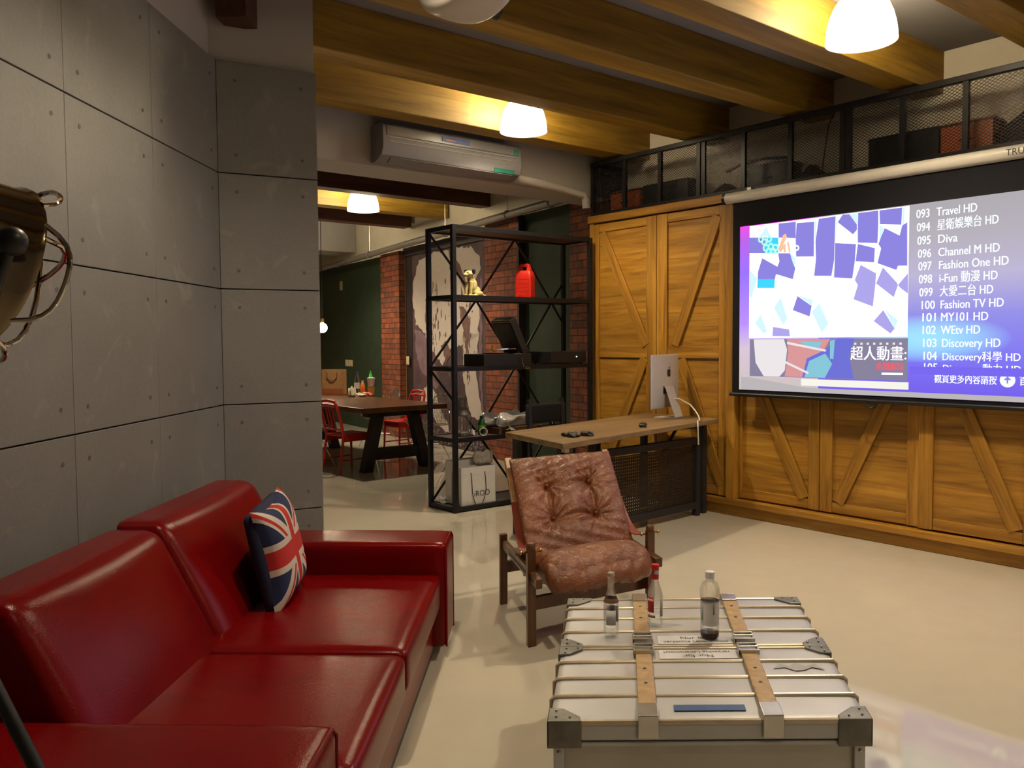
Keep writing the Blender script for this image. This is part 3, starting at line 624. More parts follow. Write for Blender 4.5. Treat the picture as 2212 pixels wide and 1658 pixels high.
# jerry can
jc = empty('jerry_can','bright red plastic jerry can with a top handle on the upper shelf','can', at_rack(.03,-.84,1.97), RZ+rad(28))
def can_fn(p):
    t = max(0,(p.z-.235)/.045); return (p.x*(1-.22*min(1,t)), p.y*(1-.25*min(1,t)), p.z)
MB().rbox((-.085,-.065,0),(.085,.065,.28),.014,5,fn=can_fn).build('body', M['red_plastic'], jc, True)
MB().prism([(-.068,-.03,.272),(-.022,-.03,.272),(-.030,-.03,.318),(-.047,-.03,.348)], (0,.06,0)).prism([(.022,-.03,.272),(.068,-.03,.272),(.047,-.03,.348),(.030,-.03,.318)], (0,.06,0)).prism([(-.030,-.03,.318),(.030,-.03,.318),(.047,-.03,.348),(-.047,-.03,.348)], (0,.06,0)).build('handle', M['red_plastic'], jc, bevel=.006)
MB().lathe([(0,0),(.022,0),(.022,.02),(0,.02)], 16, Matrix.Translation((-.045,-.065,.035)) @ Matrix.Rotation(PI/2,4,'X')).build('tap_cap', M['red_plastic'], jc, True)
for z in (.07,.11,.15,.19): MB().box((-.07,-.0668,z),(.07,-.062,z+.005)).build('rib', M['red_plastic'], jc)
jc.scale = (.98,.98,.98)
# gramophone in a black case with open lid
gp = empty('gramophone','black portable gramophone with open lid and shiny tonearm on the third shelf','gramophone', at_rack(.02,-1.17,1.32), RZ)
MB().box((-.16,-.30,0),(.16,.28,.115)).build('case', M['black'], gp, bevel=.006)
MB().lathe([(0,0),(.125,0),(.128,.006),(0,.008)], 32, Matrix.Translation((.0,-.04,.118))).build('turntable', plain('turntable_felt',(.02,.015,.02),.8), gp, True)
T = Matrix.Translation((0,.24,.12)) @ Matrix.Rotation(rad(28),4,'X')
MB().box((-.15,-.05,0),(.15,.03,.38), T).build('lid', M['black'], gp, bevel=.01)
MB().box((-.13,-.056,.03),(.13,-.048,.35), T).build('lid_lining', plain('lid_lining',(.015,.013,.013),.5), gp)
MB().bar((.152,-.02,.01) and T @ Vector((.152,-.05,.36)), T @ Vector((-.10,-.052,.365)), .006).build('lid_trim', M['brass'], gp)
MB().tube([(.10,.17,.12),(.10,.17,.155),(.10,.10,.165),(.09,-.02,.160),(.07,-.10,.16)], .010, 8).build('tonearm', M['chrome'], gp, True)
MB().lathe([(0,0),(.028,0),(.031,.006),(.028,.014),(0,.014)], 20, Matrix.Translation((.07,-.115,.165)) @ Matrix.Rotation(1.3,4,'Y')).build('sound_box', M['chrome'], gp, True)
MB().tube([(.165,.12,.08),(.19,.12,.08),(.20,.12,.07),(.205,.14,-.01),(.235,.145,-.015)], .006, 8).build('crank', M['chrome'], gp, True)
MB().tube([(.235,.145,-.015),(.28,.15,-.02)], .012, 10).build('crank_grip', M['brass'], gp, True)
MB().bar(T @ Vector((.155,-.05,.02)), (.155,.06,.12), .006).build('lid_stay', M['brass'], gp)
# amplifier
am = empty('amplifier','flat black hi-fi unit with a tiny blue light at the right of the third shelf','amplifier', at_rack(.02,-.40,1.32), RZ)
MB().box((-.17,-.24,.015),(.17,.24,.13)).build('case', M['black'], am, bevel=.004)
MB().ball((.172,.10,.075),.006,10).build('power_light', emis('blue_led',(.10,.25,1),14), am, True)
for y in (-.2,.2):
    for x in (-.13,.13): MB().lathe([(0,0),(.015,0),(.015,.016),(0,.016)],12,Matrix.Translation((x,y,0))).build('foot', M['rubber'], am)
# lantern
la = empty('storm_lantern','old grey glass storm lantern behind the front post on the second shelf','lantern', at_rack(.03,-1.62,.674), RZ)
MB().lathe([(0,0),(.075,0),(.08,.01),(.078,.035),(.055,.05),(0,.05)],24).build('base', M['zinc'], la, True)
MB().lathe([(.05,.05),(.07,.09),(.072,.13),(.05,.19),(.048,.19),(.068,.13),(.066,.09),(.046,.05)],24).build('globe', M['glass'], la, True)
MB().lathe([(.055,.19),(.085,.20),(.08,.225),(.05,.26),(.04,.27),(.04,.34),(.045,.345),(.045,.37),(0,.375)],24).build('cap', M['zinc'], la, True)
for k in range(4):
    a = PI/4+k*PI/2; MB().tube([(.078*math.cos(a),.078*math.sin(a),.03),(.088*math.cos(a),.088*math.sin(a),.11),(.082*math.cos(a),.082*math.sin(a),.205)], .004, 6).build('guard_wire', M['zinc'], la, True)
# little green bottle, cup, packages
def lathe_thing(name, label, cat, loc, parts, group=None, rz=0, seg=24):
    t = empty(name, label, cat, loc, rz, group)
    for nm, prof, mat in parts: MB().lathe(prof, seg).build(nm, mat, t, True)
    return t
lathe_thing('green_bottle','small green bottle standing right of the storm lantern','bottle', at_rack(.03,-1.39,.674),
  [('body',[(0,0),(.035,0),(.037,.01),(.037,.11),(.02,.135),(.016,.15),(.016,.155),(0,.155)],plain('green_bottle_glass',(.01,.12,.03),.15)),('cap',[(0,.155),(.018,.155),(.018,.175),(0,.175)],M['black']),('label',[(.0375,.04),(.0378,.04),(.0378,.09),(.0375,.09)],plain('lime_label',(.15,.42,.06),.5))])
T0 = Matrix.Rotation(PI/2,4,'Y')
t = empty('paper_cup','white paper cup lying on its side before the green bottle','cup', at_rack(.10,-1.43,.674+.036), RZ-.5)
MB().lathe([(0,-.05),(.026,-.05),(.036,.05),(.034,.05),(.024,-.046),(0,-.046)],24,T0).build('wall', M['paper'], t, True)
MB().lathe([(.036,.047),(.039,.050),(.036,.053),(.034,.050)],24,T0).build('rim', M['paper'], t, True)
t = empty('crumpled_tissue','crumpled white tissue between the lantern and the paper cup','tissue', at_rack(.06,-1.53,.674), RZ)
def crumple(w,d,h,seed,n=7):
    random.seed(seed); ph = [random.uniform(0,6) for _ in range(6)]
    def fn(p):
        k = .18; return (p.x*(1+k*math.sin(p.z/h*5+ph[0])+k*math.sin(p.y/d*9+ph[1])), p.y*(1+k*math.sin(p.x/w*8+ph[2])), max(0,p.z*(1+.30*math.sin(p.x/w*9+ph[3])*math.sin(p.y/d*8+ph[4]))))
    return MB().rbox((-w/2,-d/2,0),(w/2,d/2,h), min(w,d,h)*.35, n, fn=fn)
crumple(.07,.05,.05,3).build('wad', M['paper'], t, True, ang=25)
MB().tube([(-.02,0,.03),(.03,.02,.05)], .004, 6).build('fold', M['paper'], t)
t = empty('storage_tray','brown flat box lying under the silver bags on the second shelf','box', at_rack(.02,-1.02,.674), RZ)
MB().box((-.15,-.27,0),(.15,.27,.05)).build('base', plain('brown_box',(.12,.06,.03),.6), t, bevel=.003); MB().box((-.155,-.275,.05),(.155,.275,.062)).build('lid', plain('brown_box_lid',(.10,.05,.025),.6), t, bevel=.002)
t = empty('plastic_bag','shiny silver plastic wrapped packet lying on the flat box','packet', at_rack(.03,-1.04,.737), RZ+.12)
crumple(.26,.46,.11,5,9).build('wrap', M['foil'], t, True, ang=25)
MB().prism([(.10,-.15,.03),(.20,-.20,-.02),(.19,-.12,-.03)], (0,0,.003)).build('loose_corner', M['foil'], t)
o = MB().prism([(0,0,0),(.05,-.03,0),(.085,.0,0),(.05,.035,0),(.01,.03,0)], (0,0,.006)).build('yellow_note', plain('yellow_paper',(.55,.42,.10),.6), None, loc=at_rack(.16,-1.20,.690), rot=(rad(12),rad(-25),RZ))
o.location.z = .700; tag(o,'small yellow paper piece sticking out under the silver packet','paper')
# shopping bags on the bottom of the rack
def shop_bag(name, label, loc, rz, W, D, H, mat, logo=None, hand=True, hcol=None):
    t = empty(name, label, 'bag', loc, rz)
    mb = MB(); e = .004
    mb.box((-W/2,-D/2,0),(W/2,D/2,e)); mb.box((-W/2,-D/2,0),(W/2,-D/2+e,H)); mb.box((-W/2,D/2-e,0),(W/2,D/2,H)); mb.box((-W/2,-D/2,0),(-W/2+e,D/2,H)); mb.box((W/2-e,-D/2,0),(W/2,D/2,H))
    mb.build('body', mat, t)
    MB().box((-W/2-.0006,-D/2-.0006,H*.80),(W/2+.0006,-D/2+.001,H*.803)).build('fold_crease', plain('paper_crease',(.4,.38,.36),.6), t)
    return t
bg = shop_bag('shopping_bag','white paper shopping bag with black lettering and cord handles on the rack bottom', P(-1.36,-1.54,.046), RZ+PI/2, .40,.11,.35, M['paper'])
for x0 in (-.09,.07):
    MB().tube([(x0,-.058,.30),(x0+.008,-.062,.22),(x0+.012,-.063,.12),(x0+(.035 if x0<0 else -.02),-.063,.03),(x0+(.05 if x0<0 else -.035),-.06,.005)], .0035, 6).build('cord_handle', M['ink'], bg, True)
text('iROO', -.055, .075, .075, M['ink'], bg, 'lettering', y=-.0575)
t = shop_bag('paper_bag','plain white paper bag standing behind the lettered shopping bag', P(-1.52,-1.52,.046), RZ+PI/2, .42,.10,.40, M['paper'])
MB().box((-.17,-.052,.36),(.08,-.050,.40)).build('cuff', M['paper'], t)
t = empty('clear_plastic_bag','crumpled clear plastic bag poking out above the white bags','plastic bag', P(-1.43,-1.40,.40), RZ)
crumple(.12,.20,.12,8,8).build('film', plain('milky_film',(.5,.47,.42),.25,spec=.6,alpha=.75), t, True, ang=20)
MB().tube([(0,-.03,.11),(.01,-.01,.15),(.0,.03,.12)], .006, 6).build('knot', plain('milky_knot',(.5,.47,.42),.3), t, True)
t.location.z = .395
t = empty('crumpled_paper','small crumpled white paper at the left foot of the rack','paper', P(-1.58,-1.76,.046), RZ)
crumple(.12,.08,.05,11).build('wad', M['paper'], t, True, ang=25); MB().tube([(-.04,0,.03),(.05,.0,.05)], .004, 6).build('fold', M['paper'], t)
# ================================================================ desk
dk = empty('desk','wooden topped desk on black iron legs with a perforated front panel','desk', O, RZ)
top = [(.77,-2.38),(-.08,-2.20),(-.52,-.11),(.33,-.11)]
MB().prism([(x,y,.82) for x,y in top], (0,0,.04)).build('desk_top', M['desk'], dk, bevel=.004)
MB().box((.665,-2.30,.785),(.705,-2.26,.8195)).build('sticker_tag', plain('cream_tag',(.55,.50,.36),.6), dk)
for x,y in ((.17,-.13),(-.38,-.30),(.05,-1.35),(-.16,-1.55)): MB().bar((x,y,0),(x,y,.82),.05).build('leg', M['iron_dull'], dk)
MB().bar((.17,-.13,.795),(.05,-1.35,.795),.04,.05).bar((-.38,-.30,.795),(-.16,-1.55,.795),.04,.05).bar((.05,-1.35,.795),(-.16,-1.55,.795),.04,.05).bar((.17,-.13,.795),(-.38,-.3,.795),.04,.05).build('under_frame', M['iron_dull'], dk)
MB().bar((.14,-.45,.79),(.11,-.62,.55),.02).build('brace', M['iron_dull'], dk)
MB().box((-.30,-1.95,0),(-.24,-1.90,.82)).build('leg', M['iron_dull'], dk)
# front panel: frame and sheet with real holes, slightly turned
fp = empty('perforated_panel', None, None); fp.parent = dk; fp.location = (.20,-.26,0); fp.rotation_euler = (0,0,rad(3))
fpm = MB()
Lx = 1.28
for (a,b2) in (((0,0,.665),(0,-Lx,.665)),((0,0,.095),(0,-Lx,.095))): fpm.bar(a,b2,.05,.06)
for y in (-.0,-Lx): fpm.bar((0,y,0),(0,y,.69),.05,.055)
o = fpm.build('panel_frame', M['iron_dull'], dk, bevel=.003, loc=(.20,-.26,0), rot=(0,0,rad(3)))
bpy.data.objects.remove(fp)
def perf(L, H, pitch, r):
    mb = MB(); ny = int(L/pitch); nz = int(H/pitch)
    for i in range(ny):
        for j in range(nz):
            y = -.02-i*pitch; z = .125+j*pitch; sq = [(0,y,z),(0,y-pitch,z),(0,y-pitch,z+pitch),(0,y,z+pitch)]; c = (y-pitch/2, z+pitch/2)
            oc = [(0, c[0]+r*math.cos(PI/4*k+PI/8), c[1]+r*math.sin(PI/4*k+PI/8)) for k in range(8)]
            # k order: angles 22,67,112,157,...; corners: (y,z)=(-45deg), (y-p,z)=(-135), (y-p,z+p)=(135), (y,z+p)=(45)
            v = sq+oc
            mb.add(v, [(3,4+0,4+7,0),(0,4+7,4+6),(0,4+6,4+5,1),(1,4+5,4+4),(1,4+4,4+3,2),(2,4+3,4+2),(2,4+2,4+1,3),(3,4+1,4+0)])
    return mb
o2 = perf(Lx-.04, .52, .0262, .0044).build('perforated_sheet', plain('brown_sheet_metal',(.030,.022,.018),.42,.3,.3), o, weld=True)
# computer
ic_a = Vector((1.215,7.45,0)); ic_b = Vector((1.53,7.84,0)); dd = (ic_b-ic_a); Wd = dd.length; ic_m = (ic_a+ic_b)/2
ic = empty('desktop_computer','slim silver all in one computer seen from behind on the desk','computer', (ic_m.x,ic_m.y,.8605), math.atan2(dd.y,dd.x))   # local -y faces the camera
def icf(p): return (p.x, p.y-.025*(1-(p.x/(Wd/2))**2)*(1-((p.z-.32)/.25)**2) if p.y < 0 else p.y, p.z)
silver = plain('silver_aluminium',(.62,.62,.66),.35,.35,.05)
MB().rbox((-Wd/2,-.006,.085),(Wd/2,.006,.565),.006,7,fn=icf).build('back_shell', silver, ic, True)
MB().box((-Wd/2+.004,.006,.090),(Wd/2-.004,.009,.56)).build('screen_glass', M['black'], ic)
ap = [(.0,.030),(.012,.034),(.022,.028),(.026,.014),(.020,.006),(.022,-.006),(.028,-.012),(.020,-.028),(.010,-.034),(0,-.030),(-.010,-.034),(-.020,-.028),(-.028,-.010),(-.028,.012),(-.022,.028),(-.012,.034)]
MB().prism([(x*1.0+.02,-.034,z+.40) for x,z in ap], (0,.003,0)).prism([(.02,-.034,.438),(.028,-.034,.455),(.036,-.034,.458),(.032,-.034,.445)], (0,.003,0)).build('fruit_logo', M['ink'], ic)
MB().prism([(-.07,-.035,.27),(-.07,-.042,.27),(-.07,-.135,.012),(-.07,-.125,.006),(-.07,.07,.006),(-.07,.07,.0),(-.07,-.14,.0),(-.07,-.148,.012),(-.07,-.048,.285),(-.07,-.030,.285)], (.14,0,0)).build('stand', silver, ic, bevel=.002)
MB().box((-.075,-.034,.22),(.075,-.026,.285)).build('stand_hinge', M['black'], ic)
o = MB().tube([(-.01,-.05,.17),(.04,-.12,.17),(.06,-.22,.12),(.035,-.28,.075),(0,-.33,.035),(-.15,-.42,.010),(-.235,-.443,.008),(-.258,-.456,-.02),(-.264,-.460,-.07),(-.26,-.460,-.12),(-.25,-.458,-.19)], .006, 8).build('power_cable', M['cable'], None, True, loc=ic.location, rot=ic.rotation_euler)
tag(o,'white power cable curling from the computer down over the desk edge','cable')
def dark_thing(name,label,u,n,seed,w=.11,cat='item'):
    t = empty(name,label,cat,P(u,n,.8605),RZ)
    crumple(w,w*.7,.028,seed,6).build('body', M['rubber'], t, True, ang=30); MB().tube([(-.03,0,.02),(.0,.02,.03),(.03,0,.02)], .004, 6).build('loop', M['rubber'], t, True); return t
dark_thing('cable_coil','dark coiled cable tie at the left end of the desk top',.50,-2.05,2,cat='cable')
dark_thing('cable_coil','second dark coiled tie lying right beside the first on the desk',.53,-1.92,4,.10,cat='cable')
t = empty('computer_mouse','small black mouse lying alone near the middle of the desk','mouse',P(.36,-1.13,.8605),RZ+.6)
MB().rbox((-.03,-.055,0),(.03,.055,.034),.015,5,fn=lambda p:(p.x*(1-.2*(p.y/.055)**2),p.y,p.z*(1-.4*(p.y/.055)**2))).build('shell', M['black'], t, True); MB().tube([(0,-.05,.012),(.01,-.09,.006),(.04,-.12,.006)], .003, 6).build('cord', M['black'], t, True)
# office chair behind the desk
oc = empty('office_chair','dark office chair with arms standing behind the desk','chair', P(-.62,-1.05,0), RZ)
MB().rbox((-.24,-.24,.43),(.24,.24,.51),.04,5,(.0,.0,.02)).build('seat', M['black'], oc, True)
MB().bar((-.27,-.20,.40),(-.30,-.20,1.02),.035).bar((-.27,.20,.40),(-.30,.20,1.02),.035).build('back_frame', M['iron_dull'], oc)
MB().rbox((-.31,-.24,.80),(-.28,.24,.98),.012,4).build('backrest', M['black'], oc, True)
MB().tube([(0,0,.10),(0,0,.43)], .025, 12).build('column', M['iron'], oc, True)
for k in range(5):
    a = 2*PI*k/5+.3; l_ = MB().bar((0,0,.10),(.27*math.cos(a),.27*math.sin(a),.075),.04,.03).build('foot_arm', M['black'], oc, bevel=.004)
    MB().lathe([(0,-.015),(.03,-.015),(.03,.015),(0,.015)],14,Matrix.Translation((.27*math.cos(a),.27*math.sin(a),.03)) @ Matrix.Rotation(PI/2,4,'X') ).build('castor', M['rubber'], l_, True)
for s in (-1,1): MB().tube([(-.2,s*.27,.45),(-.2,s*.27,.66),(.12,s*.27,.66)], .014, 8).build('arm', M['iron'], oc, True)
# ================================================================ mural and fittings on the far wall (frame FO, FR)
mu = empty('wall_mural','tall mural of torn white paper shapes on purple brown beside the brick pilaster','mural', FO, FR)
MB().box((-2.79,-.02,0.0),(-.27,.02,2.93)).build('backing', plain('mural_purple_brown',(.075,.042,.050),.7,var=.5,nscale=4), mu)
def jag(pts, amp, n, seed):
    random.seed(seed); out = []
    for i,(x,z) in enumerate(pts):
        x2,z2 = pts[(i+1)%len(pts)]; L = math.hypot(x2-x,z2-z); k = max(1,int(L/.06))
        for j in range(k): out.append((x+(x2-x)*j/k+random.uniform(-amp,amp), z+(z2-z)*j/k+random.uniform(-amp,amp)))
    return out
MU = {'W1':[(-2.53,2.83),(-2.03,2.9),(-1.5,2.88),(-1.43,2.2),(-1.46,1.47),(-1.77,1.2),(-1.92,1.31),(-2.19,1.47),(-2.34,1.69),(-2.66,1.84),(-2.77,2.24),(-2.73,2.52)],
'W2':[(-1.28,2.91),(-0.85,2.88),(-0.57,2.71),(-0.56,2.55),(-0.76,2.39),(-0.63,2.14),(-0.59,1.99),(-0.67,1.62),(-0.87,1.57),(-1.4,1.45),(-1.42,2.04),(-1.4,2.43),(-1.4,2.72)],
'W3':[(-1.11,1.66),(-0.64,1.67),(-0.68,1.5),(-0.57,1.3),(-0.73,1.12),(-0.66,0.83),(-0.54,0.54),(-0.66,0.45),(-0.9,0.51),(-1.02,0.76),(-1.12,1.09),(-1.09,1.4)],
'W4':[(-2.27,0.92),(-2.02,0.81),(-1.85,0.55),(-1.62,0.35),(-1.56,0.2),(-1.79,0.2),(-2.03,0.38),(-2.53,0.59),(-2.49,0.74)],
'M1':[(-2.7,1.78),(-2.31,1.66),(-2.19,1.36),(-1.95,1.2),(-1.84,0.93),(-1.96,0.84),(-2.2,0.97),(-2.52,1.13),(-2.67,1.41)],
'M2':[(-0.56,2.45),(-0.53,2.35),(-0.53,0.99),(-0.53,0.5),(-0.56,0.64),(-0.62,0.98),(-0.62,1.47),(-0.58,2.21)],
'K1':[(-2.22,2.57),(-2.16,2.56),(-2.27,1.97),(-2.24,1.75),(-2.31,1.75),(-2.32,2.02)],'K2':[(-1.28,2.76),(-1.12,2.62),(-0.99,2.41),(-0.86,2.17),(-0.94,2.15),(-1.12,2.42),(-1.31,2.63)],
'K4':[(-1.19,2.04),(-1.05,2.06),(-0.86,1.82),(-0.93,1.47),(-1.01,1.32),(-1.03,1.62),(-1.12,1.80)],'K5':[(-1.95,1.09),(-1.26,1.11),(-1.04,0.96),(-1.02,0.71),(-1.27,0.54),(-1.61,0.67),(-1.84,0.85)],
'K3':[(-1.80,1.50),(-1.60,1.58),(-1.47,1.38),(-1.62,1.25)],'K6':[(-2.6,0.62),(-2.09,0.4),(-1.62,0.17),(-1.06,0.19),(-0.55,0.1),(-0.55,0.02),(-2.5,0.02),(-2.9,0.2)]}
white_m = plain('torn_white_paper',(.50,.44,.40),.7,var=.06); mauve = plain('mauve_paint',(.17,.105,.13),.7,var=.3,nscale=6); umber = plain('umber_paint',(.14,.075,.065),.7,var=.4,nscale=20); dkp = plain('dark_plum_paint',(.055,.030,.038),.7,var=.4)
for i,(k,pts) in enumerate(MU.items()):
    c = k[0]; y = {'W':-.022,'M':-.024,'K':-.0255}[c]; m = {'W':white_m,'M':mauve,'K':umber}[c]
    if k in ('K5','K6'): m = dkp
    MB().prism([(x,y,z) for x,z in jag(pts,.022,3,i)], (0,.0015,0)).build({'W':'torn_paper','M':'mauve_patch','K':'paint_stroke'}[c], m, mu)
random.seed(9)
mb = MB()
for k in range(150):                       # broken speckled strokes
    x = random.choice((-2.05,-1.95,-1.02,-.92,-1.6))+random.gauss(0,.09); z = random.uniform(.9,2.4); w_ = random.uniform(.008,.03); h_ = random.uniform(.02,.13)
    mb.prism([(x,-.0265,z),(x+w_,-.0265,z+h_*.2),(x+w_*.7,-.0265,z+h_),(x-w_*.2,-.0265,z+h_*.7)], (0,.001,0))
for k in range(260):
    x = random.uniform(-2.9,-.55); z = abs(random.gauss(.0,.14))+.02; s = random.uniform(.015,.05)
    mb.prism([(x,-.0275,z),(x+s,-.0275,z+s*.3),(x+s*.6,-.0275,z+s)], (0,.001,0), m=1)
o = mb.build('speckled_paint', [umber,plain('grey_lilac_paint',(.28,.24,.26),.7)], mu); o['kind'] = 'stuff'
def plate(name,label,x,z,y,w,h,n=1,group=None,knob=True):
    t = empty(name,label,'switch',FO+Matrix.Rotation(FR,3,'Z') @ Vector((x,y,z)),FR,group)
    MB().box((-w/2,-.012,-h/2),(w/2,0,h/2)).build('plate', plain('ivory_plastic',(.62,.52,.36),.4), t, bevel=.003)
    if knob: MB().box((-w*.28,-.017,-h*.3),(w*.28,-.010,h*.3)).build('rocker', plain('ivory_rocker',(.60,.50,.33),.35), t, bevel=.002)
    return t
for x,l in ((-5.76,'left'),(-5.63,'middle'),(-5.50,'right')): plate('wall_switch','ivory wall switch on the green wall, %s one of three'%l,x,1.17,-.02,.105,.12,group='three switches on the green wall')
plate('wall_switch','single ivory wall switch on the black pillar beside the mural',-2.90,1.26,-.055,.10,.13)
t = plate('power_outlet','ivory double power outlet low on the mural wall',-2.60,.30,-.025,.14,.13,knob=False); t['category'] = 'outlet'
for a in (-.035,.035):
    for b2 in (-.028,.028): MB().box((a-.014,-.0135,b2-.012),(a+.014,-.0115,b2+.012)).build('socket', M['ink'], t)
t = plate('wall_sensor','small yellowish box high on the green wall',-5.97,2.64,-.02,.10,.17,knob=False); t['category'] = 'box'
MB().box((-.03,-.03,-.06),(.03,-.011,.06)).build('cover', plain('ochre_plastic',(.50,.34,.12),.5), t, bevel=.003)
# spotlight on the end wall, just beside the concrete edge
sp = empty('wall_lamp','small glaring lamp peeking past the edge of the concrete wall','lamp', (-2.86,12.9,1.78), 0)
MB().ball((0,0,0),.075,20).build('bulb', emis('lit_bulb',(1,.86,.62),22), sp, True)
MB().lathe([(.02,.07),(.03,.08),(.03,.14),(0,.14)],16).build('lamp_holder', M['brass'], sp, True)
MB().tube([(0,0,.13),(-.0,0,1.0),(0,0,1.96)], .006, 6).build('cord', M['black'], sp, True)
sp['label'] = 'small glaring hanging bulb peeking past the edge of the concrete wall'; sp.name = 'hanging_bulb'
l = bpy.data.lights.new('bulb_light','POINT'); l.energy = 25; l.color = (1,.8,.5); l.shadow_soft_size = .08
o = bpy.data.objects.new('bulb_light', l); C.objects.link(o); o.parent = sp; o.location = (.0,-.12,-.03)
# ================================================================ dining table and chairs
dt = empty('dining_table','long dark brown wooden dining table on black A shaped legs','table', P(-5.2,-.80,0), RZ)
MB().box((-1.60,-.60,.73),(1.50,.58,.79)).build('table_top', M['table'], dt, bevel=.004)
for x in (-1.2,1.22):
    for s in (-1,1):
        MB().prism([(x-.06,s*.42-.065,0),(x-.06,s*.42+.065,0),(x-.06,s*.24+.065,.73),(x-.06,s*.24-.065,.73)], (.12,0,0)).build('leg', M['table_leg'], dt, bevel=.004)
    MB().box((x-.045,-.36,.14),(x+.045,.36,.28)).build('stretcher', M['table_leg'], dt)
    MB().box((x-.06,-.42,.66),(x+.06,.42,.73)).build('cross_beam', M['table_leg'], dt)
def navy_chair(loc, rz, label):           # faces local -y... the back is at local y = 0
    t = empty('metal_dining_chair', label, 'chair', loc, rz, 'red metal dining chairs')
    m = M['red_metal']
    MB().rbox((-.19,-.40,.43),(.19,0,.462),.014,4).build('seat', m, t, True)
    MB().bar((-.175,-.38,.40),(.175,-.38,.40),.012,.06).bar((-.175,-.38,.40),(-.175,-.02,.40),.012,.06).bar((.175,-.38,.40),(.175,-.02,.40),.012,.06).build('apron', m, t)
    for s in (-1,1):
        MB().tube([(s*.175,-.37,.42),(s*.185,-.385,0)], [.017,.012], 10).build('leg', m, t, True)
        MB().tube([(s*.17,-.01,.44),(s*.18,.055,0)], [.017,.013], 10).build('leg', m, t, True)
        MB().tube([(s*.18,-.375,.15),(s*.178,.03,.15)], .009, 8).build('stretcher', m, t, True)
    MB().tube([(-.17,-.01,.44),(-.175,.03,.62),(-.165,.075,.80),(-.13,.09,.855),(0,.095,.865),(.13,.09,.855),(.165,.075,.80),(.175,.03,.62),(.17,-.01,.44)], .018, 10).build('back_frame', m, t, True)
    MB().tube([(-.165,.01,.52),(0,.02,.515),(.165,.01,.52)], .012, 8).tube([(-.15,.078,.80),(0,.085,.81),(.15,.078,.80)], .02, 8).build('back_rail', m, t, True)
    for x in (-.06,0,.06): MB().tube([(x,.015,.52),(x,.045,.65),(x,.082,.81)], .010, 8).build('slat', m, t, True)
    return t
navy_chair(P(-4.27,-1.48,0), RZ+PI+rad(8), 'red metal chair nearest to us at the near side of the long table')
navy_chair(P(-5.30,.30,0), RZ+rad(4), 'red metal chair on the far side of the table before the brick pilaster')
navy_chair(P(-5.75,-1.62,0), RZ+PI-rad(6), 'red metal chair mostly hidden behind the near wire chair')
def wire_chair(loc, rz, label):
    t = empty('wire_chair', label, 'chair', loc, rz, 'wire shell chairs')
    def S(a, v):         # a across -1..1, v along 0..1 from the seat front up to the back top
        w_ = .235*(1-.18*max(0,v-.55)/.45)
        if v < .5: y = -.40+.40*(v/.5); z = .43-.02*math.sin(PI*v/.5); 
        else: k = (v-.5)/.5; y = .02+.09*k; z = .43+.42*k
        z += .05*a*a*(1-v)+ (.03*a*a if v < .5 else 0); y -= .05*a*a*(v if v > .5 else 0)
        return Vector((a*w_*(1 if v < .93 else .86), y, z))
    mb = MB()
    for i in range(15):
        a = -1+2*i/14; mb.tube([S(a,v/16) for v in range(17)], .0028, 4)
    for j in range(17): mb.tube([S(-1+2*i/10,j/16) for i in range(11)], .0028, 4)
    mb.build('wire_shell', M['steel'], t)
    MB().tube([S(-1,0),S(-1,.25),S(-1,.5),S(-1,.75),S(-.98,.93),S(-.6,1),S(.6,1),S(.98,.93),S(1,.75),S(1,.5),S(1,.25),S(1,0)], .006, 8, True).build('rim', M['chrome'], t, True)
    for s in (-1,1):
        for f in (-1,1): MB().tube([(s*.10,-.2+f*.06,.41),(s*.22,-.2+f*.22,0)], .006, 6).build('leg', M['steel'], t, True)
    MB().tube([(-.16,-.29,.2),(.16,-.11,.2)], .005, 6).tube([(.16,-.29,.2),(-.16,-.11,.2)], .005, 6).build('cross_brace', M['steel'], t)
    return t
wire_chair(P(-4.95,-1.66,0), RZ+PI, 'steel wire chair at the near side of the table, left of the red chair')
wire_chair(P(-4.55,.22,0), RZ, 'steel wire chair at the far side of the table in front of the mural')
wire_chair(P(-6.1,.40,0), RZ, 'steel wire chair behind the bottles at the far side of the table')
# things on the dining table
TZ = .7905
t = shop_bag('kraft_bag','brown kraft paper bag with twisted handles standing on the dining table', P(-6.42,-.36,TZ), rad(-12), .33,.14,.37, M['kraft'])
MB().tube([(-.08,-.072,.33),(-.075,-.082,.25),(-.03,-.085,.205),(.03,-.085,.205),(.075,-.082,.25),(.08,-.072,.33)], .006, 6).build('handle', plain('brown_cord',(.14,.07,.03),.7), t, True)
MB().box((-.165,-.0715,.0),(.165,-.0705,.09)).build('printed_band', plain('rust_print',(.36,.12,.05),.7), t)
def pet(name,label,u,n,cap,liq,lab,H=.30,R=.042):
    s = H/.30
    return lathe_thing(name,label,'bottle',P(u,n,TZ),[('body',[(0,0),(R*.9,0),(R,.012*s),(R,.17*s),(R*.9,.20*s),(.016,.265*s),(.013,.27*s),(.013,.285*s),(0,.285*s)],liq),('cap',[(0,.283*s),(.016,.283*s),(.016,.30*s),(0,.30*s)],cap),('label',[(R+.001,.07*s),(R+.0015,.07*s),(R+.0015,.15*s),(R+.001,.15*s)],lab)])
pet('drink_bottle','clear bottle with a blue cap beside the kraft bag',-6.35,-.02,plain('blue_cap',(.02,.05,.35),.4),M['glass_blue'],plain('blue_white_label',(.55,.5,.55),.5),.33)
pet('drink_bottle','green bottle with a green cap on the dining table',-6.22,.14,plain('green_cap',(.02,.45,.03),.4),plain('green_pet',(.05,.55,.06),.2),plain('leaf_label',(.15,.35,.12),.5),.34)
pet('juice_bottle','small orange juice bottle between the drinks bottles',-6.18,-.02,M['white'],plain('orange_juice',(.75,.22,.02),.3),plain('orange_label',(.8,.15,.02),.4),.20,.035)
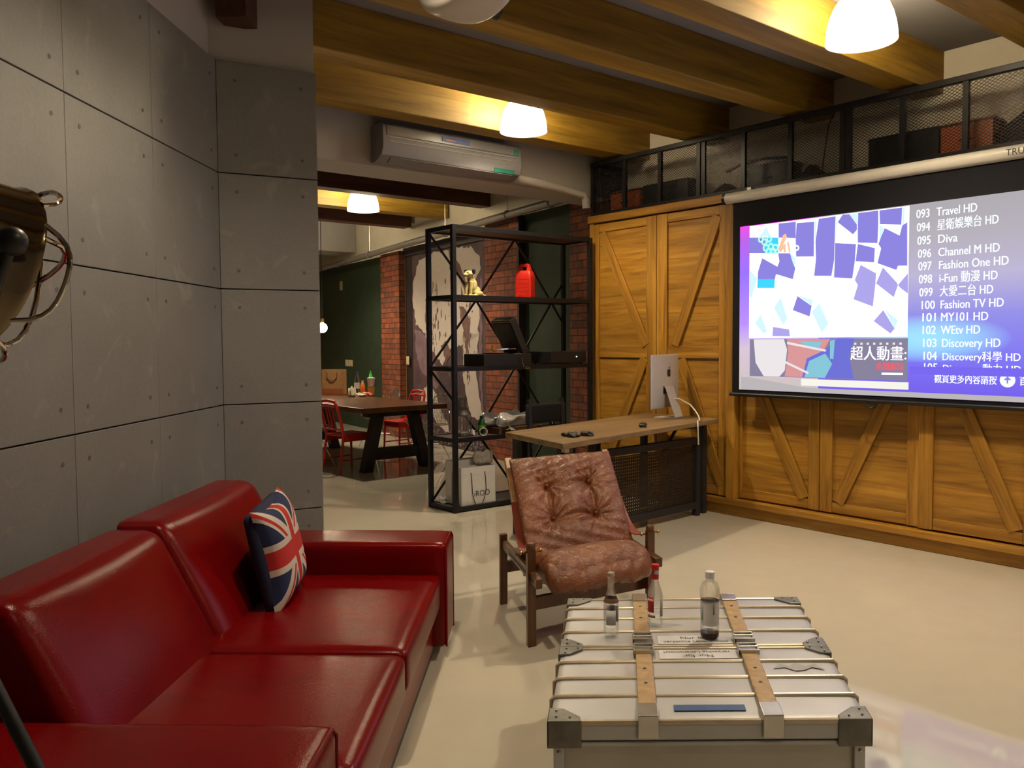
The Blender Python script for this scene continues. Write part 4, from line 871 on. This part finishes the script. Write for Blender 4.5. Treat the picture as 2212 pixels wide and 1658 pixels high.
lathe_thing('iced_tea_cup','large clear plastic cup with red content and lid, in front of the green bottle','cup',P(-5.86,-.06,TZ+.125),[('wall',[(0,0),(.040,0),(.058,.115),(.056,.115),(.038,.003),(0,.003)],plain('cloudy_cup',(.50,.36,.30),.3)),('lid',[(.06,.115),(.06,.125),(.03,.135),(0,.135)],plain('cloudy_lid',(.55,.52,.48),.3)),('drink',[(.041,.02),(.049,.06),(.0495,.065),(0,.065)],plain('red_drink',(.6,.05,.03),.3))])
lathe_thing('amber_tumbler','amber brown tumbler under the stacked clear cup','cup',P(-5.86,-.06,TZ),[('wall',[(0,0),(.045,0),(.056,.12),(.053,.12),(.042,.004),(0,.004)],plain('amber_plastic',(.42,.20,.05),.25)),('base_ring',[(.046,0),(.048,.004),(.046,.008),(.044,.004)],M['brass'])])
t = empty('tissue','crumpled white tissue standing before the kraft bag','tissue',P(-5.75,-.43,TZ),RZ); crumple(.10,.09,.12,21).build('wad', plain('soft_tissue',(.65,.60,.45),.8), t, True, ang=25); MB().tube([(-.03,0,.06),(.0,.02,.11),(.03,0,.06)], .004, 6).build('fold', M['paper'], t)
for k,(u,n,w_,h_,m,l) in enumerate([(-5.70,-.30,.13,.03,plain('pale_wrapper',(.55,.55,.45),.4),'pale crumpled snack wrapper beside the white tissue'),(-5.78,-.18,.14,.045,plain('red_wrapper',(.55,.08,.05),.4),'red and white snack wrapper before the amber tumbler'),(-5.98,-.18,.16,.03,plain('white_wrapper',(.6,.45,.38),.4),'flat whitish wrapper beside the kraft bag')]):
    t = empty('snack_wrapper',l,'wrapper',P(u,n,TZ),RZ+.5*k); crumple(w_,w_*.6,h_,30+k).build('film', m, t, True, ang=25); MB().box((-w_/2-.015,-.02,.008),(-w_/2+.01,.02,.011)).build('crimp', m, t)
# ================================================================ red sofa
so = empty('sofa','red leather two seat sofa with low square arms against the concrete wall','sofa', (-.40,3.05,0), rad(-2.1))
RL = M['red_leather']
MB().rbox((-1.05,-.86,.05),(-.03,1.06,.27),.015,5).build('base', RL, so, True)
MB().box((-1.28,-1.18,.012),(-.04,1.34,.055)).build('plinth', M['black'], so)
MB().rbox((-.80,.005,.255),(.01,1.055,.425),.035,7,(.006,0,.012)).build('seat_cushion', RL, so, True)
MB().rbox((-.80,-.865,.255),(.01,-.005,.425),.035,7,(.006,0,.012)).build('seat_cushion', RL, so, True)
def lean(p): return (p.x-.52*(p.z-.40), p.y, p.z)
MB().rbox((-.93,.155,.36),(-.72,1.22,.865),.05,8,(.03,0,.0),lean).build('back_cushion', RL, so, True)
MB().rbox((-.93,-.80,.36),(-.72,.145,.85),.05,8,(.035,0,.0),lean).build('back_cushion', RL, so, True)
MB().rbox((-1.04,-.86,.05),(-.90,1.34,.80),.04,7,fn=lambda p:(p.x-.38*max(0,p.z-.30),p.y,p.z)).build('back_frame', RL, so, True)
def armf(lo,hi):
    a = MB().rbox(lo,hi,.035,7,(0,0,.004)).build('arm', RL, so, True)
    x = hi[0]; MB().tube([(x-.004,lo[1]+.012,.06),(x-.004,lo[1]+.012,hi[2]-.03),(x-.01,lo[1]+.03,hi[2]-.008),(x-.01,hi[1]-.03,hi[2]-.008),(x-.004,hi[1]-.012,hi[2]-.03),(x-.004,hi[1]-.012,.06)], .006, 6).build('piping', RL, a, True)
armf((-1.10,1.055,.05),(.035,1.385,.57))
armf((-1.10,-1.19,.05),(-.03,-.865,.56))
for x in (-1.0,-.02):
    for y in (-1.05,1.28): MB().lathe([(0,0),(.02,0),(.02,.014),(0,.014)],12,Matrix.Translation((x,y,0))).build('foot', M['rubber'], so)
# flag cushion: flat pattern cut exactly along the lines, then puffed
def flag_cushion():
    W,H = .58,.42; bm = bmesh.new(); bmesh.ops.create_grid(bm, x_segments=36, y_segments=28, size=1)
    for v in bm.verts: v.co.x *= W/2; v.co.y *= H/2
    def cut(px,py,nx,ny): 
        g = bm.verts[:]+bm.edges[:]+bm.faces[:]; bmesh.ops.bisect_plane(bm, geom=g, plane_co=(px,py,0), plane_no=(nx,ny,0), dist=1e-6)
    for d in (.035,.06): cut(d,0,1,0); cut(-d,0,1,0); cut(0,d,0,1); cut(0,-d,0,1)
    dl = math.hypot(W,H); n1 = (-H/dl, W/dl); n2 = (H/dl, W/dl)
    for n in (n1,n2):
        for d in (-.036,-.020,0,.020,.036): cut(n[0]*d, n[1]*d, *n)
    cut(0,0,1,0); cut(0,0,0,1)
    def kind(x,y):
        if abs(x) < .035 or abs(y) < .035: return 2
        if abs(x) < .06 or abs(y) < .06: return 1
        n = n1 if x*y > 0 else n2; d = x*n[0]+y*n[1]
        s_ = (1 if x > 0 else -1)
        if 0 < d*s_ < .020: return 2
        if abs(d) < .036: return 1
        return 0
    for f in bm.faces: c = f.calc_center_median(); f.material_index = kind(c.x,c.y); f.smooth = True
    for v in bm.verts:
        a, b2 = v.co.x/(W/2), v.co.y/(H/2); k = max(0,(1-a**4)*(1-b2**4))**.5
        v.co.z = .085*k; v.co.x *= 1-.07*(1-abs(a*b2))*(abs(b2)**4)*0; v.co.x -= .035*a*(b2*b2 if False else (1-b2*b2))*abs(a)**3; v.co.y -= .035*b2*(1-a*a)*abs(b2)**3
    return bm
t = empty('flag_cushion','rectangular cushion with a red white and blue flag pattern leaning in the sofa corner','cushion', (-1.045,3.72,.645), 0)
bm = flag_cushion(); me = bpy.data.meshes.new('cover'); bm.to_mesh(me); bm.free()
for m in (plain('navy_canvas',(.012,.020,.075),.85,var=.2,nscale=200,bmp=.3), plain('cream_canvas',(.52,.47,.42),.85,var=.08,nscale=200,bmp=.3), plain('red_canvas',(.42,.018,.018),.85,var=.12,nscale=200,bmp=.3)): me.materials.append(m)
fc = bpy.data.objects.new('cover', me); C.objects.link(fc); fc.parent = t
MB().rbox((-.275,-.195,-.045),(.275,.195,.01),.045,7,(0,0,.02)).build('back_cover', plain('navy_back',(.012,.016,.05),.85), t, True)
# local z is the front of the cushion; the bands run up the sofa corner
def frame(x,z): 
    x = Vector(x).normalized(); z = Vector(z).normalized(); y = z.cross(x).normalized(); x = y.cross(z)
    return Matrix((x,y,z)).transposed().to_quaternion()
t.rotation_mode = 'QUATERNION'; t.rotation_quaternion = frame((.0,1,.06), (.985,.03,.20)); t.scale = (.84,1.10,1)
# ================================================================ aluminium trunk
def quadmap(root, FL, FR_, BL, BR, W, D):
    c = (Vector(FL)+Vector(FR_)+Vector(BL)+Vector(BR))/4
    root.location = (c.x,c.y,0)
    bpy.context.view_layer.update()
    seen = set()
    for o in root.children_recursive:
        if o.type not in ('MESH',): continue
        for v in o.data.vertices:
            p = o.matrix_basis @ v.co if o.parent == root else o.parent.matrix_basis @ (o.matrix_basis @ v.co)
            a, b2 = p.x/W, p.y/D
            q = Vector(FL)*(1-a)*(1-b2)+Vector(FR_)*a*(1-b2)+Vector(BL)*(1-a)*b2+Vector(BR)*a*b2
            v.co = (q.x-c.x, q.y-c.y, p.z)
    for o in root.children_recursive: o.matrix_basis = Matrix.Identity(4)
tr = empty('aluminium_trunk','big white aluminium trunk with ribs, metal corners and two tan straps used as table','trunk', (0,0,0), 0)
W,D,H = .94,1.17,.45
MB().box((.02,.02,.02),(W-.02,D-.02,H-.055)).build('body', M['alu_side'], tr, bevel=.006)
MB().box((.0,.0,.0),(W,D,.035)).build('base_frame', M['alu_side'], tr, bevel=.006)
MB().box((.005,.005,H-.075),(W-.005,D-.005,H-.060)).build('rim_band', M['alu'], tr, bevel=.004)
for x in (.012,W-.045): MB().box((x,.006,.03),(x+.033,.03,H-.075)).build('edge_profile', M['alu'], tr, bevel=.004)
for x in (.028,W-.028):
    for z in (.06,.14,.22,.30,.36): MB().ball((x,.006,z),.006,8).build('rivet', M['steel'], tr, True)
for y0,y1,ribs in ((0,.592,(.18-.06,.30-.06,.43-.06)),(.604,D,(.74,.88,1.02))):
    ld = MB().rbox((0,y0,H-.058),(W,y1,H),.012,6,(0,0,.003)).build('lid', M['alu'], tr, True)
    for yy in ((.175,.315,.455) if y0 == 0 else (.76,.91,1.045)):
        MB().tube([(-.004,yy,H-.05),(-.004,yy,H-.006),(.006,yy,H+.003),(W-.006,yy,H+.003),(W+.004,yy,H-.006),(W+.004,yy,H-.05)], .0075, 8).build('rib', M['rib'], ld, True)
    for yy in (y0+.006,y1-.006):
        MB().tube([(.0,yy,H-.002),(W,yy,H-.002)], .009, 8).build('edge_tube', M['rib'], ld, True)
    # corner caps
    for cx_,sx in ((0,1),(W,-1)):
        for cy_,sy in ((y0,1),(y1,-1)):
            big = 1.0 if (cy_ in (0,D)) else .85; e = .006; L1,L2 = .095*big,.085*big
            pts = [(-e,-e),(L1,-e),(L1*.95,L2*.30),(L1*.40,L2*.95),(-e,L2)]
            cap = MB().prism([(cx_+sx*a,cy_+sy*b2,H-.002) for a,b2 in (pts if sx*sy > 0 else pts[::-1])], (0,0,.010))
            if cy_ in (0,D):
                cap.box((min(cx_-sx*e,cx_+sx*L1),min(cy_-sy*e,cy_+sy*.003),H-.075),(max(cx_-sx*e,cx_+sx*L1),max(cy_-sy*e,cy_+sy*.003),H+.006))
            cap.box((min(cx_-sx*e,cx_+sx*.003),min(cy_-sy*e,cy_+sy*L2),H-.070),(max(cx_-sx*e,cx_+sx*.003),max(cy_-sy*e,cy_+sy*L2),H+.006))
            co = cap.build('corner_cap', M['zinc'], ld, bevel=.004)
            for a,b2 in ((.02,.02),(.06,.015),(.018,.06)):
                MB().ball((cx_+sx*a,cy_+sy*b2,H+.010),.004,8).build('rivet', M['steel'], tr, True)
for x in (.29,.655):
    for y0,y1,f in ((.0,.50,1),(.69,D,-1)):
        st = MB().rbox((x-.028,y0+.004,H+.008),(x+.028,y1,H+.018),.004,3).build('strap', M['strap'], tr, True)
        for yy in ((.24,.36) if f > 0 else (.88,1.02)): MB().lathe([(0,0),(.006,0),(.006,.0006),(0,.0006)],12,Matrix.Translation((x,yy,H+.0186))).build('hole', M['ink'], st)
        ye = 0 if f > 0 else D; s_ = -1 if f > 0 else 1
        MB().box((x-.030,min(ye+s_*.006,ye-s_*.08),H+.016),(x+.030,max(ye+s_*.006,ye-s_*.08),H+.024)).box((x-.030,min(ye+s_*.001,ye+s_*.012),H-.045),(x+.030,max(ye+s_*.001,ye+s_*.012),H+.024)).build('strap_end_clip', M['steel'], st, bevel=.003)
        yb = .535 if f > 0 else .650; bk = MB()
        bk.box((x-.036,yb-.04,H+.010),(x-.030,yb+.035,H+.026)).box((x+.030,yb-.04,H+.010),(x+.036,yb+.035,H+.026)).box((x-.036,yb-.04,H+.012),(x+.036,yb-.030,H+.028)).box((x-.036,yb+.028,H+.012),(x+.036,yb+.036,H+.028))
        bk.box((x-.029,yb-.026,H+.010),(x+.029,yb+.024,H+.019)).tube([(x-.034,yb-.003,H+.026),(x+.034,yb-.003,H+.026)], .004, 8)
        bk.build('buckle', M['steel'], tr, bevel=.001)
for y,rot_ in ((.665,0),(.52,PI)):
    MB().box((.345 if rot_ else .345,y-.042,H+.0035),(.615,y+.042,H+.0055)).build('white_label', plain('label_white',(.66,.65,.68),.4,var=.03), tr)
    
MB().box((.37,.065,H+.0035),(.585,.105,H+.0050)).build('blue_label', plain('blue_tape',(.03,.09,.24),.45), tr)
MB().prism([(.72,.385,H+.004),(.745,.43,H+.004),(.775,.405,H+.004),(.80,.435,H+.004),(.83,.405,H+.004),(.865,.425,H+.004),(.89,.375,H+.004),(.85,.395,H+.004),(.82,.37,H+.004),(.79,.365,H+.004),(.76,.395,H+.004)], (0,0,.0008)).build('faded_emblem', plain('faded_grey_print',(.34,.34,.35),.5), tr)
quadmap(tr, (.10,2.41,0), (1.03,2.41,0), (.237,3.575,0), (1.202,3.575,0), W, D)
tc = tr.location.copy()
def on_trunk(x,y):
    a,b2 = x/W,y/D; q = Vector((.10,2.41,0))*(1-a)*(1-b2)+Vector((1.03,2.41,0))*a*(1-b2)+Vector((.237,3.575,0))*(1-a)*b2+Vector((1.202,3.575,0))*a*b2
    return q
for (x,y,r) in ((.48,.665,0),(.48,.52,PI)):
    p0 = on_trunk(x,y)
    for body,dy,s,wd in (('Nur für',.006,.036,.10),('verpackte Lebensmittel',-.028,.030,.235)):
        d = Vector((0,dy,0)); d = d if r == 0 else -d
        cu_ = text(body, 0,0, s, M['ink'], tr, 'label_lettering', align='CENTER', rot=(0,0,r), width=wd)
        cu_.location = (p0.x-tc.x+d.x, p0.y-tc.y+d.y, H+.0062)
# bottles on the trunk
def bottle(name, label, x, y, parts): return lathe_thing(name, label, 'bottle', (x,y,.4565), parts, None, 0, 28)
gb = lambda s=1: [(0,.004),(.026,.0),(.029,.006),(.029,.115),(.027,.130),(.015,.165),(.0125,.18),(.0125,.222),(.0110,.222),(.0110,.18),(.013,.166),(.0250,.130),(.0270,.115),(.0270,.010),(0,.009)]
b1 = bottle('glass_bottle','empty clear glass bottle with a pale label at the left of the trunk', .363,3.125, [('body',gb(),M['glass']),('cap',[(0,.224),(.0135,.224),(.0145,.232),(.012,.236),(0,.236)],plain('silver_cap',(.6,.55,.45),.3,.6)),('neck_band',[(.0276,.1305),(.0282,.126),(.0235,.1405),(.023,.142)],plain('brown_neck_label',(.25,.13,.08),.5))])
def wrap_label(parent, r, z0, z1, a0, a1, mat, name='label'):
    mb = MB(); n = 14
    vs = []
    for k in range(n+1):
        a = a0+(a1-a0)*k/n; vs += [(r*math.cos(a),r*math.sin(a),z0),(r*math.cos(a),r*math.sin(a),z1)]
    mb.add(vs, [(2*k,2*k+2,2*k+3,2*k+1) for k in range(n)]); o = mb.build(name, mat, parent, True)
    s = o.modifiers.new('s','SOLIDIFY'); s.thickness = .0005; return o
wrap_label(b1,.0294,.045,.100,rad(-135),rad(-60),plain('pale_label',(.66,.66,.68),.5)); wrap_label(b1,.0294,.045,.105,rad(20),rad(120),plain('back_label',(.45,.40,.36),.5))
b2_ = bottle('vodka_bottle','clear glass bottle with red cap, red neck band and red label behind the others', .546,3.235, [('body',gb(),M['glass']),('cap',[(0,.216),(.0145,.216),(.0145,.236),(0,.238)],plain('red_cap',(.60,.02,.03),.35)),('neck_band',[(.0132,.180),(.0136,.180),(.0136,.200),(.0132,.200)],plain('red_neck_band',(.50,.02,.02),.4)),('silver_collar',[(.0136,.200),(.0140,.200),(.0140,.215),(.0136,.215)],M['steel'])])
b2_['label'] = 'clear glass bottle with red cap, red neck band and red label'; b2_.name = 'red_capped_bottle'
wrap_label(b2_,.0294,.055,.115,rad(-175),rad(-110),plain('red_label',(.42,.015,.02),.45)); wrap_label(b2_,.0296,.098,.106,rad(-170),rad(-115),plain('white_stripe',(.7,.66,.62),.45),'label_stripe'); wrap_label(b2_,.0294,.04,.10,rad(-60),rad(-30),plain('grey_back_label',(.32,.28,.24),.5))
wrap_label(b2_,.0294,.035,.045,rad(-165),rad(-100),plain('brown_stripe',(.28,.17,.10),.5),'label_stripe')
b3 = bottle('tea_bottle','plastic tea bottle with white cap, white label and dark tea left at the bottom', .722,3.09, [
  ('body',[(0,.003),(.030,0),(.034,.008),(.034,.05),(.0325,.075),(.034,.10),(.0335,.140),(.036,.155),(.0355,.185),(.028,.205),(.0155,.215),(.0135,.22),(.0135,.226),(0,.226)],M['pet']),
  ('tea',[(0,.006),(.029,.004),(.0325,.010),(.0328,.024),(0,.024)],plain('dark_tea',(.05,.012,.004),.2)),
  ('cap',[(0,.222),(.0165,.222),(.0165,.246),(.014,.248),(0,.248)],plain('white_cap',(.72,.72,.76),.35)),
  ('sleeve',[(.0342,.052),(.0333,.075),(.0345,.10),(.034,.140),(.0338,.141)],plain('white_sleeve',(.74,.73,.74),.4)),
  ('sleeve_line',[(.0346,.138),(.0350,.138),(.0350,.140),(.0346,.140)],plain('grey_line',(.3,.28,.28),.5))])
wrap_label(b3,.0350,.095,.135,rad(-82),rad(-74),plain('grey_print',(.18,.2,.2),.5),'sleeve_print'); wrap_label(b3,.0346,.028,.045,rad(-120),rad(-85),plain('bar_grey',(.25,.25,.27),.5),'printed_mark'); wrap_label(b3,.0350,.070,.12,rad(-160),rad(-150),plain('teal_print',(.25,.35,.33),.5),'sleeve_print')
# ================================================================ leather safari chair (local x across, y back)
ch = empty('leather_armchair','brown tufted leather safari armchair with dark wooden frame and strap arms','armchair', (0,0,0), 0)
W,D = .78,.72; TK = M['teak']
for x in (0,W):
    MB().bar((x,.0,0),(x,.0,.50),.045,.05,up=(1,0,0)).build('front_leg', TK, ch, bevel=.004)
    MB().lathe([(0,0),(.027,0),(.027,.02),(.02,.03),(0,.03)],16,Matrix.Translation((x,0,.50))).build('post_top', TK, ch, True)
    MB().tube([(x-.055,0,.485),(x+.055,0,.485)], .006, 8).ball((x-.058,0,.485),.011,10).ball((x+.058,0,.485),.011,10).build('strap_pin', M['brass'], ch, True)
    MB().bar((x,D,0),(x,D-.01,.42),.04,.05,up=(1,0,0)).build('rear_leg', TK, ch, bevel=.004)
    xi = x+(.035 if x == 0 else -.035)
    sd = MB().box((min(x,xi)-.012+(0 if x==0 else .012),-.16,.335),(max(x,xi)+(0 if x==0 else .012)-(.012 if x==0 else 0),D+.03,.385)).build('side_rail', TK, ch, bevel=.005)
    for k in range(16): MB().box(((x-.0135) if x == 0 else (x+.0125),-.10+k*.038,.352),((x-.0115) if x == 0 else (x+.0140),-.10+k*.038+.022,.368)).build('lacing', M['ink'], sd)
    MB().bar((xi,.22,.30),(xi,D+.0,.86),.028,.045,up=(1,0,0)).build('back_rail', M['teak_pale'], ch, bevel=.005)
    # arm strap: sagging leather band
    pts = []; n = 14
    p0 = Vector((xi,.50,.64)); p1 = Vector((x,.0,.487))
    for k in range(n+1):
        s = k/n; p = p0.lerp(p1,s); p.z -= .13*math.sin(PI*s)**1.0*(1-.25*s); pts.append(p)
    mb = MB(); wv = Vector((.03,0,0)); vs = []
    for p in pts: vs += [p-wv, p+wv, p+wv+Vector((0,0,.005)), p-wv+Vector((0,0,.005))]
    fs = [(3,2,1,0),(4*n,4*n+1,4*n+2,4*n+3)]
    for k in range(n):
        a = 4*k; fs += [(a+i, a+(i+1)%4, a+4+(i+1)%4, a+4+i) for i in range(4)]
    mb.add(vs, fs); mb.build('arm_strap', M['arm_leather'], ch, True)
MB().bar((0,.05,.20),(W,.05,.20),.03,.07).build('front_stretcher', TK, ch, bevel=.004)
MB().bar((0,D,.22),(W,D,.22),.03,.07).build('rear_stretcher', TK, ch, bevel=.004)
MB().bar((.035,D-.005,.84),(W-.035,D-.005,.84),.025,.03).bar((.035,.25,.335),(W-.035,.25,.335),.025,.03).build('back_frame', TK, ch)
# tufted back cushion
BW, BH = .725, .665
btn = [(.215,.23),(.215,.45),(.51,.23),(.51,.45)]
bx0 = (W-BW)/2
pa = Vector((0,.21,.36)); pb = Vector((0,D-.03,.87)); bd = (pb-pa).normalized(); bn = Vector((0,-bd.z,bd.y))   # bn points to the sitter (front, up)
def wr(s, t, seeds):       # wrinkle radiating from buttons
    h = 0
    for i,(bx_,bz_) in enumerate(btn):
        dx, dz = s-bx_, t-bz_; r = math.hypot(dx,dz); a = math.atan2(dz,dx)
        h -= .055*math.exp(-(r/.050)**1.2)
        h += -.012*abs(math.sin(a*4.5+i*1.7+2*r))**.35*math.exp(-((r-.07)/.065)**2)+.005*math.sin(a*11+i)*math.exp(-((r-.08)/.07)**2)
    # crease lines between buttons
    for (x0_,z0_,x1_,z1_) in ((.215,.23,.51,.23),(.215,.45,.51,.45),(.215,.23,.215,.45),(.51,.23,.51,.45)):
        vx,vz = x1_-x0_,z1_-z0_; L2 = vx*vx+vz*vz; k = max(0,min(1,((s-x0_)*vx+(t-z0_)*vz)/L2)); d_ = math.hypot(s-x0_-k*vx, t-z0_-k*vz)
        h -= .016*math.exp(-(d_/.016)**2)
    return h
mb = MB(); NX_, NZ_ = 110, 100; vs = []; fs = []
for j in range(NZ_+1):
    for i in range(NX_+1):
        s = BW*i/NX_; t_ = BH*j/NZ_; a = s/BW*2-1; b2 = t_/BH*2-1
        k = max(0,(1-abs(a)**5)*(1-abs(b2)**6))**.5
        h = .030+.060*k*(.75+.25*math.cos(b2*2))+wr(s,t_,0)*k
        h += .009*k*math.sin(s*62+2*math.sin(t_*9))*max(0,b2-.45)*2.2 + .004*k*math.sin(t_*70+3*math.sin(s*12))*max(0,abs(a)-.6)*2 
        h += .010*k*math.sin(9*s+26*t_+2*math.sin(7*s))*max(0,1-t_/.24)+.004*k*math.sin(33*s+21*math.sin(6*t_))
        sag = -.030*(1-a*a) if j == 0 else -.030*(1-a*a)*max(0,1-t_/.15)
        p = pa+bd*(t_+sag)+bn*h; vs.append((bx0+s, p.y, p.z))
nv = len(vs)
for j in range(NZ_+1):
    for i in range(NX_+1):
        s = BW*i/NX_; t_ = BH*j/NZ_; a = s/BW*2-1; b2 = t_/BH*2-1; k = max(0,(1-abs(a)**5)*(1-abs(b2)**6))**.5
        sag = -.030*(1-a*a)*max(0,1-t_/.15)
        p = pa+bd*(t_+sag)+bn*(.030-.028*k); vs.append((bx0+s, p.y, p.z))
R_1 = NX_+1
for j in range(NZ_):
    for i in range(NX_):
        q = (j*R_1+i, j*R_1+i+1, (j+1)*R_1+i+1, (j+1)*R_1+i); fs.append(q); fs.append(tuple(nv+x for x in q[::-1]))
mb.add(vs, fs); mb.build('back_cushion', M['brown_leather'], ch, True, weld=True, ang=180)
for s,t_ in btn:
    p = pa+bd*t_+bn*.045; MB().ball((bx0+s,p.y,p.z),(.011,.008,.011),12).build('button', M['arm_leather'], ch, True)
# seat cushion with gathered front
def seat_fn(p):
    y = p.y; z = p.z
    z += .085*math.exp(-((y+.08)/.30)**2)-.055 - max(0,-(y+.06))*0.12
    fr = max(0,min(1,(.12-y)/.25)); z += fr*(-.016*(1-abs(math.sin(p.x*20+2.2*math.sin(y*9))))**3+.0045*math.sin(p.x*70+3*math.sin(y*17)))+.006*math.sin(p.x*15+1)*fr-.008*(1-abs(math.sin(y*13+5*p.x)))**4
    return (p.x, y, z)
MB().rbox((.05,-.20,.275),(W-.05,.40,.43),.075,44,(0,.035,.02),seat_fn).build('seat_cushion', M['brown_leather'], ch, True, ang=180)
quadmap(ch, (.09,4.28,0), (.76,4.68,0), (-.06,4.985,0), (.61,5.385,0), W, D)
# ================================================================ studio spotlight in the foreground
sl = empty('studio_spotlight','chrome studio spotlight with wire guard on a black tripod at the left edge','spotlight', (-.885,1.33,0), 0)
hd_c = Vector((12-1106,590-829)); 
ax = Vector((.54,.79,-.29)).normalized(); rc = Vector((.085,.0,1.672))          # rim centre in local space
Q = Matrix.Translation(rc) @ frame(ax.orthogonal(), ax).to_matrix().to_4x4()
MB().lathe([(0,-.27),(.05,-.268),(.075,-.25),(.078,-.16),(.082,-.155),(.082,-.145),(.079,-.14),(.100,-.115),(.118,-.07),(.125,-.01),(.131,-.004),(.131,.004),(.124,.004),(.118,-.01),(.11,-.07),(.06,-.12),(0,-.125)], 48, Q)  .build('lamp_head', plain('dark_chrome',(.30,.24,.16),.09,1,.05), sl, True, ang=60)
MB().ball(Q @ Vector((0,0,-.07)), .04, 16).build('bulb', M['glass'], sl, True)
gd = MB()
ux = (Q.to_3x3() @ Vector((1,0,0))); uy = (Q.to_3x3() @ Vector((0,1,0)))
for k in range(4):
    a0 = k*PI/2+.95
    pts = []
    for j in range(13):
        s = j/12*2-1; a = a0+s*.62; r_ = .128-.062*(1-s*s); h = .040*(1-s**4)
        pts.append(rc+(ux*math.cos(a)+uy*math.sin(a))*(.130+ .012*(1-s*s)) + ax*h)
    gd.tube(pts, .0042, 8)
for k in range(2):
    a = k*PI/2+.5; gd.tube([rc+(ux*math.cos(a)+uy*math.sin(a))*(.128*math.cos(q))+ax*(.068*math.sin(q)**.6 if 0 < q < PI else 0) for q in [PI*i/12 for i in range(13)]], .0042, 8)
gd.build('wire_guard', M['chrome'], sl, True)
kp = Vector((.187,-.13,1.695))
MB().ball(kp,.021,16).build('tilt_knob', M['black'], sl, True)
MB().tube([kp, kp+Vector((-.05,.0,-.12)), Vector((-.12,.02,1.45))], .009, 10).build('yoke', M['black'], sl, True)
MB().tube([(-.12,.02,1.50),(-.12,.02,.30)], .014, 12).build('stand_pole', M['black'], sl, True)
hub = Vector((-.12,.02,1.36))
for q in ((.655,-.16,.0),(-.62,-.36,.0),(-.50,.40,.0)): MB().tube([hub, Vector(q)], .011, 10).build('stand_leg', M['black'], sl, True)
MB().tube([hub-Vector((0,0,.03)), hub+Vector((0,0,.03))], .026, 12).build('hub', M['black'], sl, True)
